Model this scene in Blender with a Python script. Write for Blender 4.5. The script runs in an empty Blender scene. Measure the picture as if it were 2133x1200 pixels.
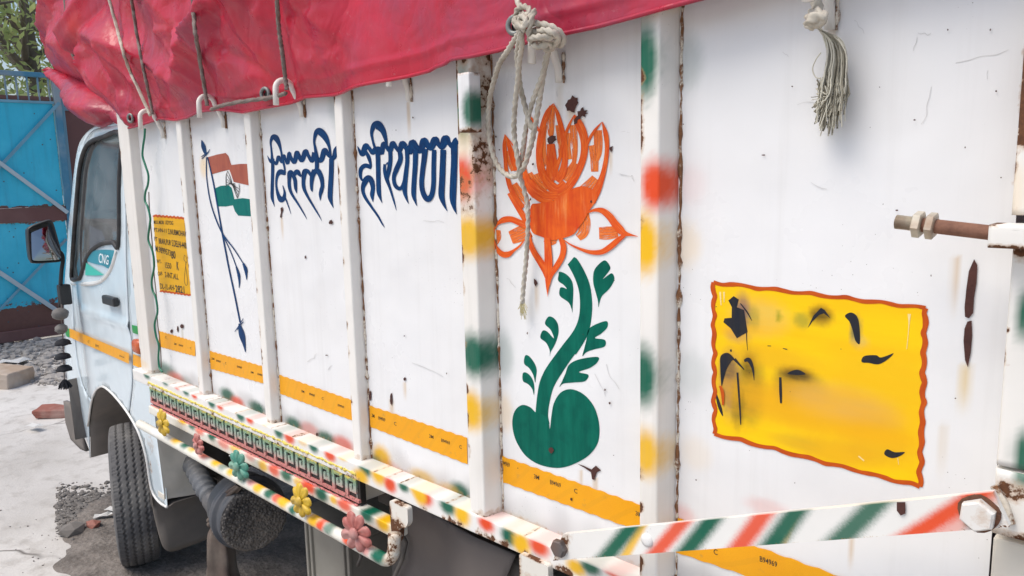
import bpy, bmesh, math, random
import numpy as np
from mathutils import Vector, Matrix, noise as mnoise
from mathutils.geometry import delaunay_2d_cdt
random.seed(7); RNG = np.random.default_rng(7)
S = bpy.context.scene
COL = S.collection

# ------------------------------------------------------------------ camera
W0, H0, F0 = 2133.0, 1200.0, 1593.045
CAM_Z = 1.95
R3 = np.array([[0.7200172, -0.08857097, 0.68828076],
               [0.69357039, 0.12491461, -0.70947618],
               [-0.02313733, 0.98820621, 0.15137087]])
cd = bpy.data.cameras.new('camera'); cam = bpy.data.objects.new('camera', cd); COL.objects.link(cam)
cd.sensor_width = 36; cd.lens = F0 / W0 * 36; cd.clip_start = 0.05; cd.clip_end = 500
M4 = Matrix([list(R3[0]) + [0], list(R3[1]) + [0], list(R3[2]) + [CAM_Z], [0, 0, 0, 1]])
cam.matrix_world = M4
S.camera = cam

# ------------------------------------------------------------------ world, sun, exposure
SUN_EL, SUN_AZ = math.radians(60), math.radians(248)      # azimuth: direction towards the sun, from +X counter-clockwise
w = bpy.data.worlds.new('World'); S.world = w; w.use_nodes = True
nt = w.node_tree; nt.nodes.clear()
sky = nt.nodes.new('ShaderNodeTexSky'); sky.sky_type = 'NISHITA'; sky.sun_disc = False
sky.sun_elevation = SUN_EL; sky.sun_rotation = math.radians(90) - SUN_AZ
sky.air_density = 1.0; sky.dust_density = 3.0; sky.ozone_density = 1.0
bg = nt.nodes.new('ShaderNodeBackground'); bg.inputs['Strength'].default_value = 0.14
wo = nt.nodes.new('ShaderNodeOutputWorld')
nt.links.new(sky.outputs[0], bg.inputs[0]); nt.links.new(bg.outputs[0], wo.inputs[0])
sd = bpy.data.lights.new('sun', 'SUN'); sd.energy = 1.7; sd.angle = math.radians(40); sd.color = (1.0, 0.955, 0.885)
sun = bpy.data.objects.new('sun', sd); COL.objects.link(sun)
sv = Vector((math.cos(SUN_EL) * math.cos(SUN_AZ), math.cos(SUN_EL) * math.sin(SUN_AZ), math.sin(SUN_EL)))
sun.rotation_euler = sv.to_track_quat('Z', 'Y').to_euler(); sun.location = (0, 0, 20)
S.view_settings.view_transform = 'Standard'; S.view_settings.look = 'None'
S.view_settings.gamma = 1; S.view_settings.use_curve_mapping = False
S.view_settings.exposure = 0.33

# ------------------------------------------------------------------ measuring helpers (where a sight line meets a real plane)
def ray(px, py): return R3 @ np.array([px - W0 / 2, -(py - H0 / 2), -F0])
def P(px, py, y=1.2):
    r = ray(px, py); t = y / r[1]; return (r[0] * t, y, CAM_Z + r[2] * t)
def PX(px, py, x):
    r = ray(px, py); t = x / r[0]; return (x, r[1] * t, CAM_Z + r[2] * t)
def G(px, py, z=0.0):
    r = ray(px, py); t = (z - CAM_Z) / r[2]; return (r[0] * t, r[1] * t, z)
def PS(px, py, surf, y0=1.25):
    ys = np.linspace(1.18, 1.50, 161); fs = []
    for y in ys:
        p = P(px, py, y); fs.append(y - surf(p[0], p[2]))
    for i in range(160):
        if fs[i] <= 0 < fs[i + 1] or fs[i] < 0 <= fs[i + 1]:
            y = ys[i] + (ys[i + 1] - ys[i]) * (-fs[i]) / (fs[i + 1] - fs[i]); return P(px, py, y)
    p = P(px, py, ys[int(np.argmin(np.abs(fs)))]); return p
def ZM(x0, y0, s, pts): return [(x0 + p[0] / s, y0 + p[1] / s) + tuple(p[2:]) for p in pts]
def proj(p):
    q = R3.T @ (np.asarray(p, float) - np.array([0, 0, CAM_Z])); return W0 / 2 + F0 * q[0] / -q[2], H0 / 2 - F0 * q[1] / -q[2]
def lin(c):
    if isinstance(c, str):
        c = [int(c[i:i + 2], 16) / 255 for i in (0, 2, 4)]
        return tuple(v / 12.92 if v <= 0.04045 else ((v + 0.055) / 1.055) ** 2.4 for v in c)
    return tuple(c)

# ------------------------------------------------------------------ object helpers
def setp(o, label=None, cat=None, group=None, kind=None):
    for k, v in (('label', label), ('category', cat), ('group', group), ('kind', kind)):
        if v: o[k] = v
    return o
def empty(name, loc, label, cat, group=None):
    o = bpy.data.objects.new(name, None); COL.objects.link(o); o.location = loc; o.empty_display_size = 0.1
    return setp(o, label, cat, group)
def attach(o, parent):
    if parent is not None:
        o.parent = parent; o.matrix_parent_inverse = wmat(parent).inverted()
    return o
def wmat(o):
    m = Matrix.LocRotScale(o.location, o.rotation_euler, o.scale)
    return m if o.parent is None else wmat(o.parent) @ o.matrix_parent_inverse @ m
def mesh_obj(name, verts, faces, mat, parent=None, smooth=True, uv=None, col=None, mats=None, fmat=None):
    me = bpy.data.meshes.new(name)
    me.from_pydata([tuple(map(float, v)) for v in verts], [], [tuple(int(i) for i in f) for f in faces])
    if mats:
        for m in mats: me.materials.append(m)
        if fmat is not None: me.polygons.foreach_set('material_index', list(fmat))
    elif mat: me.materials.append(mat)
    if smooth: me.polygons.foreach_set('use_smooth', [True] * len(me.polygons))
    if uv is not None:
        l = me.uv_layers.new(name='UVMap'); li = np.zeros(len(me.loops), int); me.loops.foreach_get('vertex_index', li)
        l.data.foreach_set('uv', np.asarray(uv, float)[li].ravel())
    if col is None and mat is not None and mat.name in PAINTED: col = np.tile([.78, .77, .74, 0.0], (len(verts), 1))
    if col is not None:
        a = me.color_attributes.new('Col', 'FLOAT_COLOR', 'POINT'); a.data.foreach_set('color', np.asarray(col, float).ravel())
    me.update()
    o = bpy.data.objects.new(name, me); COL.objects.link(o)
    return attach(o, parent)
PAINTED = set()
def bm_obj(name, bm, mat, parent=None, smooth=False):
    me = bpy.data.meshes.new(name); bm.to_mesh(me); bm.free()
    if mat: me.materials.append(mat)
    if mat and mat.name in PAINTED:
        a = me.color_attributes.new('Col', 'FLOAT_COLOR', 'POINT'); a.data.foreach_set('color', [.78, .77, .74, 0.0] * len(me.vertices))
    if smooth: me.polygons.foreach_set('use_smooth', [True] * len(me.polygons))
    o = bpy.data.objects.new(name, me); COL.objects.link(o)
    return attach(o, parent)
def bbox_bm(bm, a, b, bev=0.0, rot=None):
    a = Vector(a); b = Vector(b); c = (a + b) / 2; d = b - a
    r = bmesh.ops.create_cube(bm, size=1)
    vs = r['verts']
    bmesh.ops.scale(bm, vec=d, verts=vs)
    if bev > 0:
        es = list({e for v in vs for e in v.link_edges})
        rr = bmesh.ops.bevel(bm, geom=es, offset=bev, segments=2, affect='EDGES', profile=0.5)
        vs = list({v for f in rr['faces'] for v in f.verts} | {v for v in vs if v.is_valid})
    if rot is not None: bmesh.ops.rotate(bm, cent=(0, 0, 0), matrix=rot, verts=vs)
    bmesh.ops.translate(bm, vec=c, verts=vs)
def box(name, a, b, mat, parent=None, bev=0.004, rot=None):
    bm = bmesh.new(); bbox_bm(bm, a, b, bev, rot); return bm_obj(name, bm, mat, parent)
def catmull(pts, n=8, closed=False):
    p = np.asarray(pts, float); m = len(p); out = []
    if m < 3 and not closed:
        for t in np.linspace(0, 1, n): out.append(p[0] * (1 - t) + p[1] * t)
        return np.array(out)
    rng = range(m) if closed else range(m - 1)
    for i in rng:
        if closed: a, b, c, d = p[(i - 1) % m], p[i], p[(i + 1) % m], p[(i + 2) % m]
        else: a, b, c, d = p[max(i - 1, 0)], p[i], p[i + 1], p[min(i + 2, m - 1)]
        for k in range(n):
            t = k / n
            out.append(0.5 * ((2 * b) + (-a + c) * t + (2 * a - 5 * b + 4 * c - d) * t * t + (-a + 3 * b - 3 * c + d) * t ** 3))
    if not closed: out.append(p[-1])
    return np.array(out)
def tube_geo(path, rad, ns=8, lobes=0, twist=0.0, cap=True, amp=0.27):
    """rings round a path; lobes/twist give a laid rope its strands"""
    p = np.asarray(path, float); n = len(p)
    r = np.full(n, rad) if np.isscalar(rad) else np.asarray(rad, float)
    T = np.gradient(p, axis=0); T /= np.linalg.norm(T, axis=1)[:, None] + 1e-12
    up = np.array([0, 0, 1.0]) if abs(T[0][2]) < 0.9 else np.array([1.0, 0, 0])
    N = np.cross(T[0], up); N /= np.linalg.norm(N)
    verts = []; uvs = []; L = 0
    th = np.linspace(0, 2 * np.pi, ns, endpoint=False)
    for i in range(n):
        if i:
            N = N - T[i] * (N @ T[i]); N /= np.linalg.norm(N) + 1e-12; L += np.linalg.norm(p[i] - p[i - 1])
        B = np.cross(T[i], N)
        rr = r[i] * (1 + (amp * np.cos(lobes * (th - twist * L)) if lobes else 0 * th))
        for k in range(ns):
            verts.append(p[i] + rr[k] * (math.cos(th[k]) * N + math.sin(th[k]) * B)); uvs.append((L, k / ns))
    faces = []
    for i in range(n - 1):
        for k in range(ns):
            a = i * ns + k; b = i * ns + (k + 1) % ns; faces.append((a, b, b + ns, a + ns))
    if cap:
        faces.append(tuple(range(ns))[::-1]); faces.append(tuple(range((n - 1) * ns, n * ns)))
    return verts, faces, uvs
class MB:
    """collects pieces of one part"""
    def __init__(s): s.v = []; s.f = []; s.uv = []
    def add(s, v, f, uv=None):
        o = len(s.v); s.v += [tuple(x) for x in v]; s.f += [tuple(i + o for i in q) for q in f]
        s.uv += list(uv) if uv is not None else [(0, 0)] * len(v)
    def tube(s, path, rad, ns=8, **k): s.add(*tube_geo(path, rad, ns, **k))
    def box(s, a, b):
        x0, y0, z0 = a; x1, y1, z1 = b
        v = [(x0, y0, z0), (x1, y0, z0), (x1, y1, z0), (x0, y1, z0), (x0, y0, z1), (x1, y0, z1), (x1, y1, z1), (x0, y1, z1)]
        s.add(v, [(0, 3, 2, 1), (4, 5, 6, 7), (0, 1, 5, 4), (1, 2, 6, 5), (2, 3, 7, 6), (3, 0, 4, 7)])
    def obj(s, name, mat, parent=None, smooth=True): return mesh_obj(name, s.v, s.f, mat, parent, smooth, s.uv)
def tube(name, path, rad, mat, parent=None, ns=10, **k):
    v, f, uv = tube_geo(path, rad, ns, **k); return mesh_obj(name, v, f, mat, parent, True, uv)
def inside(poly, pts):
    poly = np.asarray(poly, float); pts = np.asarray(pts, float); r = np.zeros(len(pts), bool); j = len(poly) - 1
    for i in range(len(poly)):
        xi, yi = poly[i]; xj, yj = poly[j]
        if yi != yj:
            c = ((yi > pts[:, 1]) != (yj > pts[:, 1])) & (pts[:, 0] < (xj - xi) * (pts[:, 1] - yi) / (yj - yi) + xi); r ^= c
        j = i
    return r
def polydist(poly, pts, closed=True):
    poly = np.asarray(poly, float); pts = np.asarray(pts, float); d = np.full(len(pts), 1e9)
    for i in range(len(poly) if closed else len(poly) - 1):
        a = poly[i]; b = poly[(i + 1) % len(poly)]; ab = b - a
        t = np.clip(((pts - a) @ ab) / (ab @ ab + 1e-12), 0, 1)
        d = np.minimum(d, np.linalg.norm(pts - a - t[:, None] * ab, axis=1))
    return d
def tri2d(outline, holes=(), step=0.0):
    """triangles filling an outline with holes, with grid points inside when step > 0"""
    loops = [list(map(tuple, outline))] + [list(map(tuple, h)) for h in holes]
    pts = []; edges = []
    for lp in loops:
        o = len(pts); pts += [(float(a), float(b)) for a, b in lp]; edges += [(o + i, o + (i + 1) % len(lp)) for i in range(len(lp))]
    if step > 0:
        a = np.array(loops[0]); x = np.arange(a[:, 0].min(), a[:, 0].max(), step); z = np.arange(a[:, 1].min(), a[:, 1].max(), step)
        g = np.array(np.meshgrid(x, z)).reshape(2, -1).T + RNG.uniform(-.08, .08, (len(x) * len(z), 2)) * step
        ok = inside(loops[0], g) & (polydist(loops[0], g) > step * .45)
        for h in holes: ok &= ~inside(h, g) & (polydist(h, g) > step * .45)
        pts += [tuple(q) for q in g[ok]]
    vo, eo, fo, _, _, _ = delaunay_2d_cdt([Vector(q) for q in pts], edges, [], 0, 1e-7)
    v = np.array([(q.x, q.y) for q in vo]); f = np.array([list(q) for q in fo if len(q) == 3])
    c = v[f].mean(axis=1); ok = inside(loops[0], c)
    for h in holes: ok &= ~inside(h, c)
    return v, f[ok]
def sheet(name, outline, holes, yfun, mat, parent=None, step=0.03, col=None, thick=0.0):
    v, f = tri2d(outline, holes, step)
    vv = np.array([(a, yfun(a, b), b) for a, b in v])
    # faces look towards -y
    n = np.cross(vv[f[0][1]] - vv[f[0][0]], vv[f[0][2]] - vv[f[0][0]])
    if n[1] > 0: f = f[:, ::-1]
    o = mesh_obj(name, vv, f, mat, parent, True, None, None if col is None else col(vv))
    if thick:
        m = o.modifiers.new('thickness', 'SOLIDIFY'); m.thickness = thick; m.offset = -1
    return o
DEC = [0]
def decal(name, pieces, y, mat, parent=None, proud=0.0012, col=None, step=0.0):
    """thin coats of paint traced as outlines or brush strokes; each coat lies 0.06 mm over the one before"""
    V = []; F = []; U = []
    for k, pc in enumerate(pieces):
        yy = y - proud * .5 - k * 0.00006
        if pc[0] == 's':      # stroke: (px, py, width px)
            q = catmull(pc[1], 7); xy = q[:, :2]; wd = np.maximum(q[:, 2], 0.3) / 2
            T = np.gradient(xy, axis=0); T /= np.linalg.norm(T, axis=1)[:, None] + 1e-9; N = np.stack([-T[:, 1], T[:, 0]], 1)
            o = len(V); L = 0; m = 5
            for i in range(len(q)):
                if i: L += np.linalg.norm(xy[i] - xy[i - 1])
                for j in range(m):
                    t = j / (m - 1) * 2 - 1; a = xy[i] + N[i] * wd[i] * t
                    V.append(P(a[0], a[1], yy - .00005 * i / len(q))); U.append((L / 60 + k * 3.7, t * wd[i] / 12 + k * 1.3))
            for i in range(len(q) - 1):
                for j in range(m - 1):
                    a = o + i * m + j; F.append((a, a + 1, a + m + 1, a + m))
        else:
            pts = catmull(pc[1], 6, True) if pc[0] == 'c' else np.asarray(pc[1], float)
            w3 = [P(a, b, yy) for a, b in pts]; v, f = tri2d([(a[0], a[2]) for a in w3], (), step); o = len(V)
            V += [(a, yy, b) for a, b in v]; U += [(b * 4 + k * 3.7, a * 12) for a, b in v]; F += [tuple(i + o for i in t) for t in f]
    V = np.array(V, float); G2 = []
    for f in F:
        n = np.cross(V[f[1]] - V[f[0]], V[f[2]] - V[f[0]]); G2.append(f if n[1] < 0 else tuple(reversed(f)))
    return mesh_obj(name, V, G2, mat, parent, False, U, None if col is None else col(V))
def text_geo(txt, bold=0.0):
    c = bpy.data.curves.new('t', 'FONT'); c.body = txt; c.size = 1; c.offset = bold; c.resolution_u = 3
    o = bpy.data.objects.new('t', c); COL.objects.link(o)
    dg = bpy.context.evaluated_depsgraph_get(); me = o.evaluated_get(dg).to_mesh()
    v = np.array([q.co[:2] for q in me.vertices]).reshape(-1, 2); f = [tuple(q.vertices) for q in me.polygons]
    o.evaluated_get(dg).to_mesh_clear(); bpy.data.objects.remove(o); bpy.data.curves.remove(c)
    return v, f
def text_decal(name, items, y, mat, parent, proud=0.0016, surf=None):
    """items: (string, left px, right px, cap height px upward vector)"""
    V = []; F = []
    for txt, a, b, up, bold in items:
        v, f = text_geo(txt, bold)
        if len(v) == 0: continue
        x0, x1 = v[:, 0].min(), v[:, 0].max(); o = len(V)
        for q in v:
            u = (q[0] - x0) / (x1 - x0); h = q[1] / 0.69
            px = a[0] + (b[0] - a[0]) * u + up[0] * h; py = a[1] + (b[1] - a[1]) * u + up[1] * h
            if surf is None: V.append(P(px, py, y - proud * .6))
            else:
                p = PS(px, py, surf); V.append((p[0], p[1] - proud, p[2]))
        F += [tuple(i + o for i in t) for t in f]
    V = np.array(V, float); G2 = []
    for f in F:
        n = np.cross(V[f[1]] - V[f[0]], V[f[2]] - V[f[0]]); G2.append(f if n[1] < 0 else tuple(reversed(f)))
    return mesh_obj(name, V, G2, mat, parent, False)
def round_poly(pts, r, n=3):
    out = []; m = len(pts)
    for i in range(m):
        a = Vector(pts[i - 1]); b = Vector(pts[i]); c = Vector(pts[(i + 1) % m])
        rr = min(r, (a - b).length * .45, (c - b).length * .45)
        s = b + (a - b).normalized() * rr; e = b + (c - b).normalized() * rr
        for k in range(n + 1):
            t = k / n; out.append(tuple(s * (1 - t) ** 2 + b * 2 * t * (1 - t) + e * t * t))
    return out
def densify(pts, step):
    out = []; m = len(pts)
    for i in range(m):
        a = np.array(pts[i]); b = np.array(pts[(i + 1) % m]); k = max(1, int(np.linalg.norm(b - a) / step))
        for j in range(k): out.append(tuple(a + (b - a) * j / k))
    return out
def sweep(name, prof, axis, stations, mat, parent, col=None, step=0.012, r=0.006, bend=None):
    """a closed profile swept along x ('x': profile (y,z)) or z ('z': profile (x,y)), capped"""
    pr = densify(round_poly(prof, r), step); n = len(pr); V = []
    for s in stations:
        for a, b in pr: V.append((s, a, b) if axis == 'x' else (a, b, s))
    V = np.array(V, float)
    if bend is not None: V = bend(V)
    F = []
    for i in range(len(stations) - 1):
        for k in range(n):
            a = i * n + k; b = i * n + (k + 1) % n; F.append((a, b, b + n, a + n))
    F.append(tuple(range(n))); F.append(tuple(range((len(stations) - 1) * n, len(stations) * n)))
    area = sum(pr[i][0] * pr[(i + 1) % n][1] - pr[(i + 1) % n][0] * pr[i][1] for i in range(n))
    # 'x': (y,z) ccw seen from +x ; orient outward
    if (area > 0) == (stations[-1] > stations[0]): F = F[:-2] + [tuple(reversed(F[-2])), F[-1]]
    else: F = [tuple(reversed(f)) for f in F[:-2]] + [F[-2], tuple(reversed(F[-1]))]
    o = mesh_obj(name, V, F, mat, parent, True, None, None if col is None else col(V))
    o.data.polygons[-1].use_smooth = False; o.data.polygons[-2].use_smooth = False
    return o
def sstep(a, b, x): t = np.clip((x - a) / (b - a), 0, 1); return t * t * (3 - 2 * t)

# sprayed colour: list of soft spots given where they sit on a face
GRN, RED, YEL, WHT, PNK = lin((0.0, 0.11, 0.062)), lin((0.74, 0.065, 0.010)), lin((0.82, 0.46, 0.006)), (0.79, 0.79, 0.785), lin((0.6, 0.16, 0.15))
def spots(lst, y):
    out = []
    for px, py, rx, ry, c, *st in lst:
        a = P(px, py, y); b = P(px + rx, py, y); d = P(px, py + ry, y)
        out.append((a[0], a[2], abs(b[0] - a[0]) * 1.2, abs(d[2] - a[2]) * 1.2, c, st[0] if st else 1.0))
    return out
def vnoise(V, s, seed=0.0):
    return np.array([mnoise.noise(Vector((v[0] * s + seed, v[1] * s - seed, v[2] * s + 2 * seed))) for v in V])
def spray(base, sp=(), rust=(), grain=0.03, tint=()):
    """colour of every vertex: base, soft spots over it, rust amount in alpha"""
    def f(V):
        C = np.ones((len(V), 4)); C[:, :3] = base; C[:, 3] = 0
        for cx, cz, rx, rz, c, st in sp:
            d = np.sqrt(((V[:, 0] - cx) / rx) ** 2 + ((V[:, 2] - cz) / rz) ** 2) + RNG.normal(0, .025, len(V))
            wt = (min(1, st * 1.3) * (1 - sstep(.38, 1.15, d)))[:, None]; C[:, :3] = C[:, :3] * (1 - wt) + np.array(c) * wt
        for fn in tint: C = fn(V, C)
        for cx, cz, rx, rz, am in rust:
            d = np.sqrt(((V[:, 0] - cx) / rx) ** 2 + ((V[:, 2] - cz) / rz) ** 2)
            C[:, 3] = np.maximum(C[:, 3], am * (1 - sstep(.2, 1.1, d)))
        return C
    return f

# ------------------------------------------------------------------ materials
class N:
    def __init__(s, name):
        s.m = bpy.data.materials.new(name); s.m.use_nodes = True; s.t = s.m.node_tree; s.b = s.t.nodes['Principled BSDF']
    def n(s, t, **k):
        q = s.t.nodes.new('ShaderNode' + t)
        for a, v in k.items(): setattr(q, a, v)
        return q
    def link(s, a, b): s.t.links.new(a, b)
    def val(s, sock, v):
        if hasattr(v, 'is_output') or isinstance(v, bpy.types.NodeSocket): s.link(v, sock)
        else: sock.default_value = v
    def co(s, kind='Object', scale=(1, 1, 1)):
        t = s.n('TexCoord'); mp = s.n('Mapping'); mp.inputs['Scale'].default_value = scale
        s.link(t.outputs[kind], mp.inputs[0]); return mp.outputs[0]
    def noise(s, co, sc, det=4, rough=.55, dist=0):
        q = s.n('TexNoise'); s.link(co, q.inputs['Vector']); q.inputs['Scale'].default_value = sc
        q.inputs['Detail'].default_value = det; q.inputs['Roughness'].default_value = rough; q.inputs['Distortion'].default_value = dist
        return q.outputs['Fac']
    def vor(s, co, sc, feat='F1', out='Distance'):
        q = s.n('TexVoronoi', feature=feat); s.link(co, q.inputs['Vector']); q.inputs['Scale'].default_value = sc; return q.outputs[out]
    def math(s, op, a, b=0.0, clamp=False):
        q = s.n('Math', operation=op, use_clamp=clamp); s.val(q.inputs[0], a); s.val(q.inputs[1], b); return q.outputs[0]
    def rng(s, v, a, b, c=0.0, d=1.0):
        q = s.n('MapRange'); s.val(q.inputs[0], v)
        for i, x in enumerate((a, b, c, d)): q.inputs[i + 1].default_value = x
        return q.outputs[0]
    def mix(s, f, a, b, mode='MIX'):
        q = s.n('Mix', data_type='RGBA', blend_type=mode); s.val(q.inputs[0], f)
        for i, v in ((6, a), (7, b)):
            if isinstance(v, bpy.types.NodeSocket): s.link(v, q.inputs[i])
            else: q.inputs[i].default_value = tuple(v)[:3] + (1,)
        return q.outputs[2]
    def attr(s, name='Col'):
        q = s.n('Attribute'); q.attribute_name = name; return q
    def bump(s, h, st=.3, dist=.01, nrm=None):
        q = s.n('Bump'); q.inputs['Strength'].default_value = st; q.inputs['Distance'].default_value = dist; s.link(h, q.inputs['Height'])
        if nrm is not None: s.link(nrm, q.inputs['Normal'])
        return q.outputs[0]
    def out(s, col=None, rough=None, nrm=None, **k):
        for nm, v in (('Base Color', col), ('Roughness', rough), ('Normal', nrm)):
            if v is None: continue
            if isinstance(v, bpy.types.NodeSocket): s.link(v, s.b.inputs[nm])
            else: s.b.inputs[nm].default_value = (tuple(v)[:3] + (1,)) if nm == 'Base Color' else v
        for a, v in k.items():
            i = s.b.inputs[a.replace('_', ' ')]
            if isinstance(v, bpy.types.NodeSocket): s.link(v, i)
            else: i.default_value = v
        return s.m

def m_simple(name, col, rough=.6, var=.15, sc=20, bump=.15, metal=0, dirt=None, spec=.5):
    k = N(name); co = k.co(); n = k.noise(co, sc, 6); c = lin(col)
    lo = tuple(x * (1 - var) for x in c); hi = tuple(min(1, x * (1 + var)) for x in c)
    cc = k.mix(n, lo, hi)
    if dirt:
        d = k.rng(k.noise(co, sc * .25, 5), .45, .62); cc = k.mix(k.math('MULTIPLY', d, dirt[1]), cc, lin(dirt[0]))
    return k.out(cc, k.rng(n, 0, 1, rough * .85, min(1, rough * 1.15)), k.bump(n, bump, .004), Metallic=metal, Specular_IOR_Level=spec)

def m_steel(name, rough=.33, dirt=.5, streak=True, rustsc=55, coat=.0):
    """painted sheet steel: paint colour and rust amount come with the mesh; grime, scuffs and flaking are procedural"""
    k = N(name); co = k.co(); a = k.attr(); base = a.outputs['Color']; al = a.outputs['Alpha']
    big = k.noise(co, 3.2, 5, .6); fine = k.noise(co, 150, 4)
    c = k.mix(k.rng(big, .42, .75, 0, .10 * dirt * 2), base, (0.42, 0.36, 0.27))
    c = k.mix(k.rng(k.noise(co, 1.7, 6, .7, .8), .5, .72, 0, .07), c, (0.30, 0.30, 0.32))        # hand and load smudges
    if streak:      # rain-run grime
        st = k.noise(k.co('Object', (26, 26, 1.1)), 1, 5, .65)
        c = k.mix(k.rng(st, .52, .8, 0, .18 * dirt * 2), c, (0.36, 0.33, 0.28))
    sp = k.vor(co, 95); spm = k.math('MULTIPLY', k.rng(sp, .085, .05, 0, 1), k.rng(k.noise(co, 7, 3), .56, .63, 0, 1))
    c = k.mix(k.math('MULTIPLY', spm, .75), c, (0.10, 0.07, 0.05))
    scr = k.noise(k.co('Object', (9, 9, 60)), 1.4, 7, .7, .6)
    c = k.mix(k.rng(scr, .69, .72, 0, .35), c, (0.35, 0.33, 0.31))
    nz = k.noise(co, rustsc, 7, .65)
    rv = k.math('ADD', al, k.math('MULTIPLY', k.math('SUBTRACT', nz, .5), .95))
    halo = k.rng(rv, .3, .52, 0, .55); c = k.mix(k.math('MULTIPLY', halo, k.rng(al, .02, .2)), c, (0.42, 0.23, 0.09))
    rf = k.math('MULTIPLY', k.rng(rv, .5, .55), k.rng(al, .02, .1))
    rc = k.mix(k.noise(co, 210, 5), (0.035, 0.014, 0.01), (0.20, 0.085, 0.035))
    c = k.mix(rf, c, rc)
    wav = k.noise(co, 4.5, 2); h = k.math('ADD', k.math('MULTIPLY', fine, .08), k.math('MULTIPLY', k.math('SUBTRACT', 0.0, rf), .55))
    nb = k.bump(h, .35, .0025); nb = k.bump(wav, .35, .03, nb)
    ro = k.math('ADD', k.rng(big, .3, .8, rough - .06, rough + .12), k.math('MULTIPLY', rf, .5))
    return k.out(c, ro, nb, Specular_IOR_Level=.36, Coat_Weight=coat, Coat_Roughness=.15)
M = {}
M['panel'] = m_steel('white_panel_paint', .3, .35)
M['post'] = m_steel('white_post_paint', .38, .6)
M['cab'] = m_steel('cab_paint', .2, .25, True, 40, .5)
PAINTED |= {'white_panel_paint', 'white_post_paint', 'cab_paint', 'sprayed_bar_paint'}
M['art'] = m_steel('sprayed_bar_paint', .4, .7, False, 80)

def m_brush(name, a, b, dark, dry=False, pale=None):
    """enamel laid on with a brush: streaks run along each stroke (uv)"""
    k = N(name); t = k.n('TexCoord'); mp = k.n('Mapping'); mp.inputs['Scale'].default_value = (1.0, 2.3, 1); k.link(t.outputs['UV'], mp.inputs[0])
    s1 = k.noise(mp.outputs[0], 1.6, 5, .65); s2 = k.noise(k.co('Object'), 30, 4)
    c = k.mix(k.rng(s1, .3, .7), lin(a), lin(b))
    if pale: c = k.mix(k.rng(k.noise(mp.outputs[0], 2.4, 4, .6), .56, .72, 0, .7), c, pale)
    c = k.mix(k.rng(s2, .5, .75, 0, .5), c, lin(dark))
    ro = .35
    m = k.out(c, ro, k.bump(s1, .15, .002), Specular_IOR_Level=.10)
    if dry:
        al = k.rng(k.math('ADD', s1, k.math('MULTIPLY', s2, .25)), .47, .60)
        k.link(al, k.b.inputs['Alpha'])
    return m
M['lotus'] = m_brush('orange_enamel', (0.62, 0.050, 0.014), (0.84, 0.165, 0.022), (0.56, 0.045, 0.020), False, (0.86, 0.33, 0.11))
M['lotus_dry'] = m_brush('orange_enamel_dry_brush', (0.72, 0.10, 0.02), (0.85, 0.25, 0.05), (0.6, 0.08, 0.02), True, (0.88, 0.42, 0.18))
M['stem'] = m_brush('green_enamel', (0.0, 0.085, 0.060), (0.004, 0.15, 0.10), (0.0, 0.065, 0.052))
M['blue'] = m_brush('blue_enamel', (0.002, 0.022, 0.085), (0.004, 0.058, 0.18), (0.010, 0.012, 0.055))
M['saffron'] = m_brush('flag_red_enamel', (0.33, 0.085, 0.06), (0.42, 0.13, 0.08), (0.25, 0.07, 0.06))
M['flaggreen'] = m_brush('flag_green_enamel', (0.0, 0.13, 0.12), (0.005, 0.17, 0.14), (0.0, 0.10, 0.10))
M['black'] = m_simple('black_lettering', (0.02, 0.017, 0.015), .5, .3)
M['border'] = m_brush('border_enamel', (0.46, 0.065, 0.010), (0.58, 0.11, 0.015), (0.36, 0.045, 0.012))
def m_yellow(name, c1, c2):
    k = N(name); co = k.co('Object', (3, 3, 22)); n = k.noise(co, 1, 6, .6); b = k.attr()
    c = k.mix(k.rng(n, .35, .7, 0, .55), b.outputs['Color'], lin(c1)); 
    return k.out(c, .45, k.bump(k.noise(k.co(), 60, 4), .1, .002), Specular_IOR_Level=.2)
M['yellow'] = m_yellow('yellow_enamel', (0.88, 0.44, 0.003), 0)
def m_tape():
    k = N('amber_reflective_tape'); t = k.n('TexCoord'); mp = k.n('Mapping'); mp.inputs['Scale'].default_value = (1, 1, 1); k.link(t.outputs['Object'], mp.inputs[0])
    h = k.vor(mp.outputs[0], 260, 'DISTANCE_TO_EDGE'); cell = k.rng(h, .0, .1, .85, 1)
    w = k.n('TexWave', wave_type='RINGS', rings_direction='SPHERICAL'); mp2 = k.n('Mapping'); mp2.inputs['Scale'].default_value = (2.3, .1, 2.3)
    k.link(t.outputs['Object'], mp2.inputs[0]); k.link(mp2.outputs[0], w.inputs[0]); w.inputs['Scale'].default_value = 3; w.inputs['Distortion'].default_value = 1.5
    n = k.noise(mp.outputs[0], 9, 5)
    c = k.mix(n, (0.78, 0.31, 0.004), (0.88, 0.42, 0.006)); c = k.mix(k.rng(w.outputs[0], .86, .92, 0, .14), c, (0.55, 0.27, 0.02))
    c = k.mix(k.rng(k.noise(mp.outputs[0], 40, 6), .62, .72, 0, .4), c, (0.35, 0.22, 0.08))
    c = k.mix(k.math('SUBTRACT', 1.0, cell), c, (0.5, 0.2, 0.0))
    return k.out(c, .35, k.bump(n, .1, .002), Specular_IOR_Level=.3)
M['tape'] = m_tape()
def m_rust(name='rusty_steel', a=(0.05, 0.02, 0.013), b=(0.2, 0.085, 0.04), sc=60):
    k = N(name); co = k.co(); n = k.noise(co, sc, 7, .7); n2 = k.noise(co, sc * 4, 4)
    return k.out(k.mix(k.rng(n, .3, .7), a, b), .8, k.bump(n2, .5, .003))
M['rust'] = m_rust(); M['chip'] = m_rust('rust_bare_patch', (0.045, 0.013, 0.01), (0.085, 0.028, 0.02), 25)
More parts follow.
